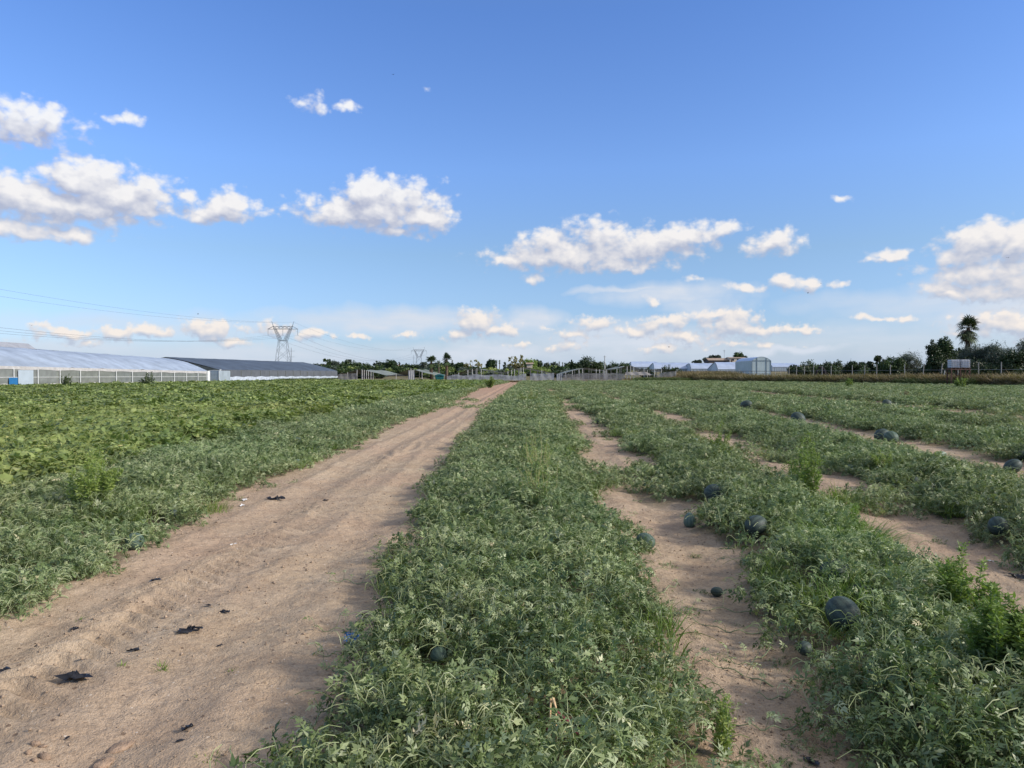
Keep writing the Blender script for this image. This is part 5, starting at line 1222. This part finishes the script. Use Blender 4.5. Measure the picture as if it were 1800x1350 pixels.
# rail fence behind the tall dry grass
D = 200; xa, xb = X_(1190, D), X_(1400, D); root = empty('rail_fence', (xa, D, 0)); tag(root, 'dark rail fence behind the tall dry grass, before the far greenhouses', 'fence')
for zz_, rr_ in ((2.6, .06), (1.9, .04)): mb = MB(); mb.tube([(0, 0, zz_), (xb-xa, 0, zz_)], rr_, 5); mb.build('rail', M_WIRE, root)
for i in range(24): mb = MB(); q = (xb-xa)*i/23; mb.tube([(q, 0, 0), (q, 0, 2.7+(.5 if i % 4 == 0 else 0))], .06, 5); mb.build('post', M_PGREY, root)
# tall dry grass along the fence, green foot towards the field
PT = []; SC = []; PG = []; SG = []
for i in range(7500):
    t = rng.uniform(0, 3); k = int(t); f_ = t-k; (x0, y0), (x1, y1) = PL[k], PL[k+1]; o_ = rng.uniform(0, 7)
    PT.append((x0+(x1-x0)*f_+o_, y0+(y1-y0)*f_+rng.uniform(-1, 1), 0)); SC.append(1.95*rng.uniform(.7, 1.2)*(1-.05*o_))
for i in range(4200):
    x = rng.uniform(22, 48); y = rng.uniform(164, 186); PT.append((x, y, 0)); SC.append(rng.uniform(2.0, 2.9)*float(np.interp(x, [22, 34, 37], [.3, .55, 1])))
for i in range(1500):
    x = rng.uniform(-50, 36); PT.append((x, rng.uniform(161, 165), 0)); SC.append(rng.uniform(.25, .6))
for i in range(3500):
    t = rng.uniform(0, 3); k = int(t); f_ = t-k; (x0, y0), (x1, y1) = PL[k], PL[k+1]; o_ = rng.uniform(-1.0, 1.0)
    PG.append((x0+(x1-x0)*f_+o_, y0+(y1-y0)*f_, 0)); SG.append(rng.uniform(1.0, 2.2)*(.4+1.0*float(vnoise(f_*9+k*9, 0, 31))))
for i in range(1600): PG.append((rng.uniform(24, 37), rng.uniform(162, 167), 0)); SG.append(rng.uniform(1.2, 2.2))
for i in range(500): y = rng.uniform(60, 128); PG.append((X_(367, 128)+rng.uniform(.4, 1.6), y, 0)); SG.append(rng.uniform(.5, 1.1))
for i in range(1100): t = rng.uniform(0, 1); PG.append((X_(386, 137)*(1-t)+X_(593, 200)*t+rng.uniform(.4, 2.2), 137+63*t, 0)); SG.append(rng.uniform(.6, 1.5)*(1.3 if t > .35 else .6))
def gscat(nm, pts, sc_, coll, lab, cat):
    pts = np.array(pts, float); rt = np.stack([rng.normal(0, .08, len(pts)), rng.normal(0, .08, len(pts)), rng.uniform(0, 6.28, len(pts))], 1); scatter(nm, pts, rt, np.array(sc_), coll, lab, cat, zmax=None)
gscat('dry_grass', PT, SC, PC_DRY, 'tall dry tan grass between the field and the fence at right', 'grass')
gscat('green_grass', PG, SG, PC_GRN, 'rank green grass at the foot of the dry grass and greenhouses', 'grass')
for i, (k, m, px, pt, w_, D, n, lab, lf) in enumerate((
 ('bush', DK, 1406, 637, 34, 166, 3400, 'leftmost round dark orchard tree, by the arch shaped trunk', .17),
 ('bush', T, 1437, 633, 42, 168, 3600, 'green orchard tree behind the arch shaped trunk', .17),
 ('bush', DK, 1462, 634, 36, 160, 3000, 'dark orchard tree with brownish lower twigs right of the arch shaped trunk', .17),
 ('bush', DK, 1510, 631, 46, 140, 5000, 'separate dark spiky topped orchard tree with gaps on both sides', .15),
 ('sparse', DK, 1545, 624, 34, 128, 900, 'open branched tree with large dark leaves left of the grey green ones', .2),
 ('bush', T, 1566, 622, 36, 124, 4200, 'mid green rounded tree right of the open branched one', .13),
 ('round', OL, 1600, 618, 50, 128, 4600, 'grey green feathery olive tree left of the tall dark one', .12),
 ('tall', DK, 1641, 600, 34, 116, 4800, 'tall dark tree with a pointed top, left one of a close pair', .15),
 ('tall', DK, 1661, 594, 44, 118, 6000, 'tall dark tree, highest of a close pair left of the fan palm', .15),
 ('round', DK, 1686, 610, 24, 122, 2200, 'dark small tree between the tall pair and the fan palm', .14),
 ('round', OL, 1712, 606, 60, 112, 6500, 'broad olive tree directly behind the white tanks', .12),
 ('round', OL, 1752, 603, 62, 110, 7000, 'broad olive tree right of the white tanks', .12),
 ('round', DK, 1780, 618, 50, 106, 5000, 'darker rounded tree near the right edge of the photo', .13),
 ('round', OL, 1800, 596, 36, 114, 3600, 'grey olive tree cut by the right edge of the photo', .12),
 ('bush', DK, 1735, 634, 110, 108, 6000, 'dark hedge like undergrowth beneath the two broad olive trees', .14),
 ('bush', DK, 1625, 636, 70, 122, 4500, 'dark undergrowth beneath the tall dark pair', .14),
 ('bush', T, 1540, 638, 60, 136, 4200, 'green bush filling the foot of the open branched tree', .15),
 ('bush', DK, 1580, 636, 56, 134, 4000, 'dark bush below the grey green olive tree', .15))):
    tree(k, m, px, pt, w_, D, 700+i, lab, int(n*1.7), leafm=lf*1.05, narrow=.45 if m is not OL else .25)
x = X_(1442, 158); root = empty('dead_tree', (x, 158, 0)); tag(root, 'black arch shaped dead trunk bent down to the ground in front of the orchard', 'dead trunk')
sx_ = 158/F; pts = [((px-1442)*sx_, 0, max(0, Z_(py, px, 158))) for px, py in ((1433, 671), (1434, 660), (1436, 651), (1440, 646), (1445, 646), (1448, 651), (1449.5, 660), (1450, 671))]
mb = MB(); mb.tube(pts, [.3, .26, .24, .26, .3, .38, .34, .36], 8); M_BLK = pmat('blackened_wood', (.012, .012, .014), .9, .2, 4); mb.build('bole', M_BLK, root)
mb = MB(); mb.tube([pts[5], (pts[5][0]+.8, .2, 2.0), (pts[5][0]+1.0, .2, 0)], [.16, .12, .1], 6); mb.tube([pts[5], (pts[5][0]+.5, -.2, 1.8), (pts[5][0]+.45, -.2, 0)], [.16, .12, .1], 6); mb.build('branch', M_BLK, root)
# white tanks
x0 = X_(1672, 97); z0 = Z_(648, 1672, 97); M_IBC = pmat('milky_tank', (.62, .63, .66), .35, .06, 1, trans=.2); M_RUST = pmat('rusty_steel', (.10, .05, .035), .8, .3, 4)
root = empty('tank_stand', (x0, 97, 0)); tag(root, 'rusty brown steel stand carrying the two white tanks', 'stand')
mb = MB(); mb.box(-.05, 0, z0-.16, 2.55, 1.1, z0-.02); mb.build('deck', M_RUST, root)
for lx in (.05, 1.2, 2.4):
    for ly in (.05, 1.0): mb = MB(); mb.box(lx-.06, ly-.06, 0, lx+.06, ly+.06, z0-.165); mb.build('leg', M_RUST, root)
for k in range(2): mb = MB(); mb.tube([(.05+1.2*k, -.03, .2), (1.2+1.2*k, -.03, z0-.2)], .035, 5); mb.build('brace', M_RUST, root)
for k, nm in enumerate(('left', 'right')):
    bx = x0+k*1.27; root = empty('water_tank', (bx, 97, z0)); tag(root, f'{nm} one of two square white plastic tanks in grey cages on a stand', 'tank', 'white caged tanks')
    mb = MB(); mb.box(.04, .04, .14, 1.16, .96, 1.14); o = mb.build('tank', M_IBC, root); bv = o.modifiers.new('b', 'BEVEL'); bv.width = .09; bv.segments = 3
    mb = MB()
    for j in range(7): mb.tube([(1.2*j/6, -.01, .13), (1.2*j/6, -.01, 1.18)], .018, 5)
    for zz_ in (.14, .4, .65, .9, 1.18): mb.tube([(0, -.02, zz_), (1.2, -.02, zz_)], .018, 5); mb.tube([(1.21, 0, zz_), (1.21, 1, zz_)], .018, 5); mb.tube([(-.01, 0, zz_), (-.01, 1, zz_)], .018, 5)
    mb.build('cage', pmat('cage_steel', (.22, .23, .25), .5, .1, 2, metal=.3), root)
    mb = MB()
    for j in range(3): mb.box(.02+.5*j, .0, 0, .16+.5*j, 1, .12)
    mb.build('pallet', M_RUST, root)
    mb = MB(); mb.tube([(.6, .5, 1.12), (.6, .5, 1.2)], .12, 12); mb.build('cap', M_BLK, root)
# far hills
gx2 = np.linspace(900, 3200, 120); v = []; f = []
for i, x in enumerate(gx2):
    hh = 42*math.exp(-((x-2100)/150)**2)*(.8+.4*float(fbm(x/160, 0, 4, 5)))+22*float(fbm(x/300, 3, 3, 6))
    v += [(x, 4300, 4), (x, 4700, hh), (x, 5300, 0)]
for i in range(119): f += [(i*3, i*3+3, i*3+4, i*3+1), (i*3+1, i*3+4, i*3+5, i*3+2)]
o = obj('hills', np_mesh('hills', v, np.array(f), pmat('hill_scrub', (.13, .15, .12), .95, .2, .002), True)); tag(o, 'low far hills on the horizon at right', 'hills', kind='structure')
# birds
for i, (px, py, lab) in enumerate(((1420, 515, 'dark bird with raised wings low in the sky right of centre'), (1443, 498, 'tiny bird against a small cloud right of centre'), (1176, 610, 'tiny bird over the net houses'), (1772, 453, 'tiny bird before the big cloud at the right edge'), (55, 572, 'tiny bird above the white greenhouse'), (348, 552, 'tiny bird left of the nearer pylon'), (691, 131, 'tiny bird high in the middle of the sky'))):
    p = P(px, py, 70); root = empty('bird', p, i*1.3); tag(root, lab, 'bird', 'birds in the sky')
    mb = MB(); mb.tube([(-.09, 0, 0), (-.04, 0, 0), (.03, 0, 0), (.08, 0, .01)], [.004, .022, .024, .006], 6); mb.build('body', M_BLK, root)
    for s_ in (-1, 1): mb = MB(); mb.add([(.04, s_*.01, .01), (.05, s_*.09, .05), (-.01, s_*.19, .03), (-.02, s_*.08, .04), (-.03, s_*.01, .01)], [(0, 1, 2, 3, 4)]); mb.build('wing', M_BLK, root)
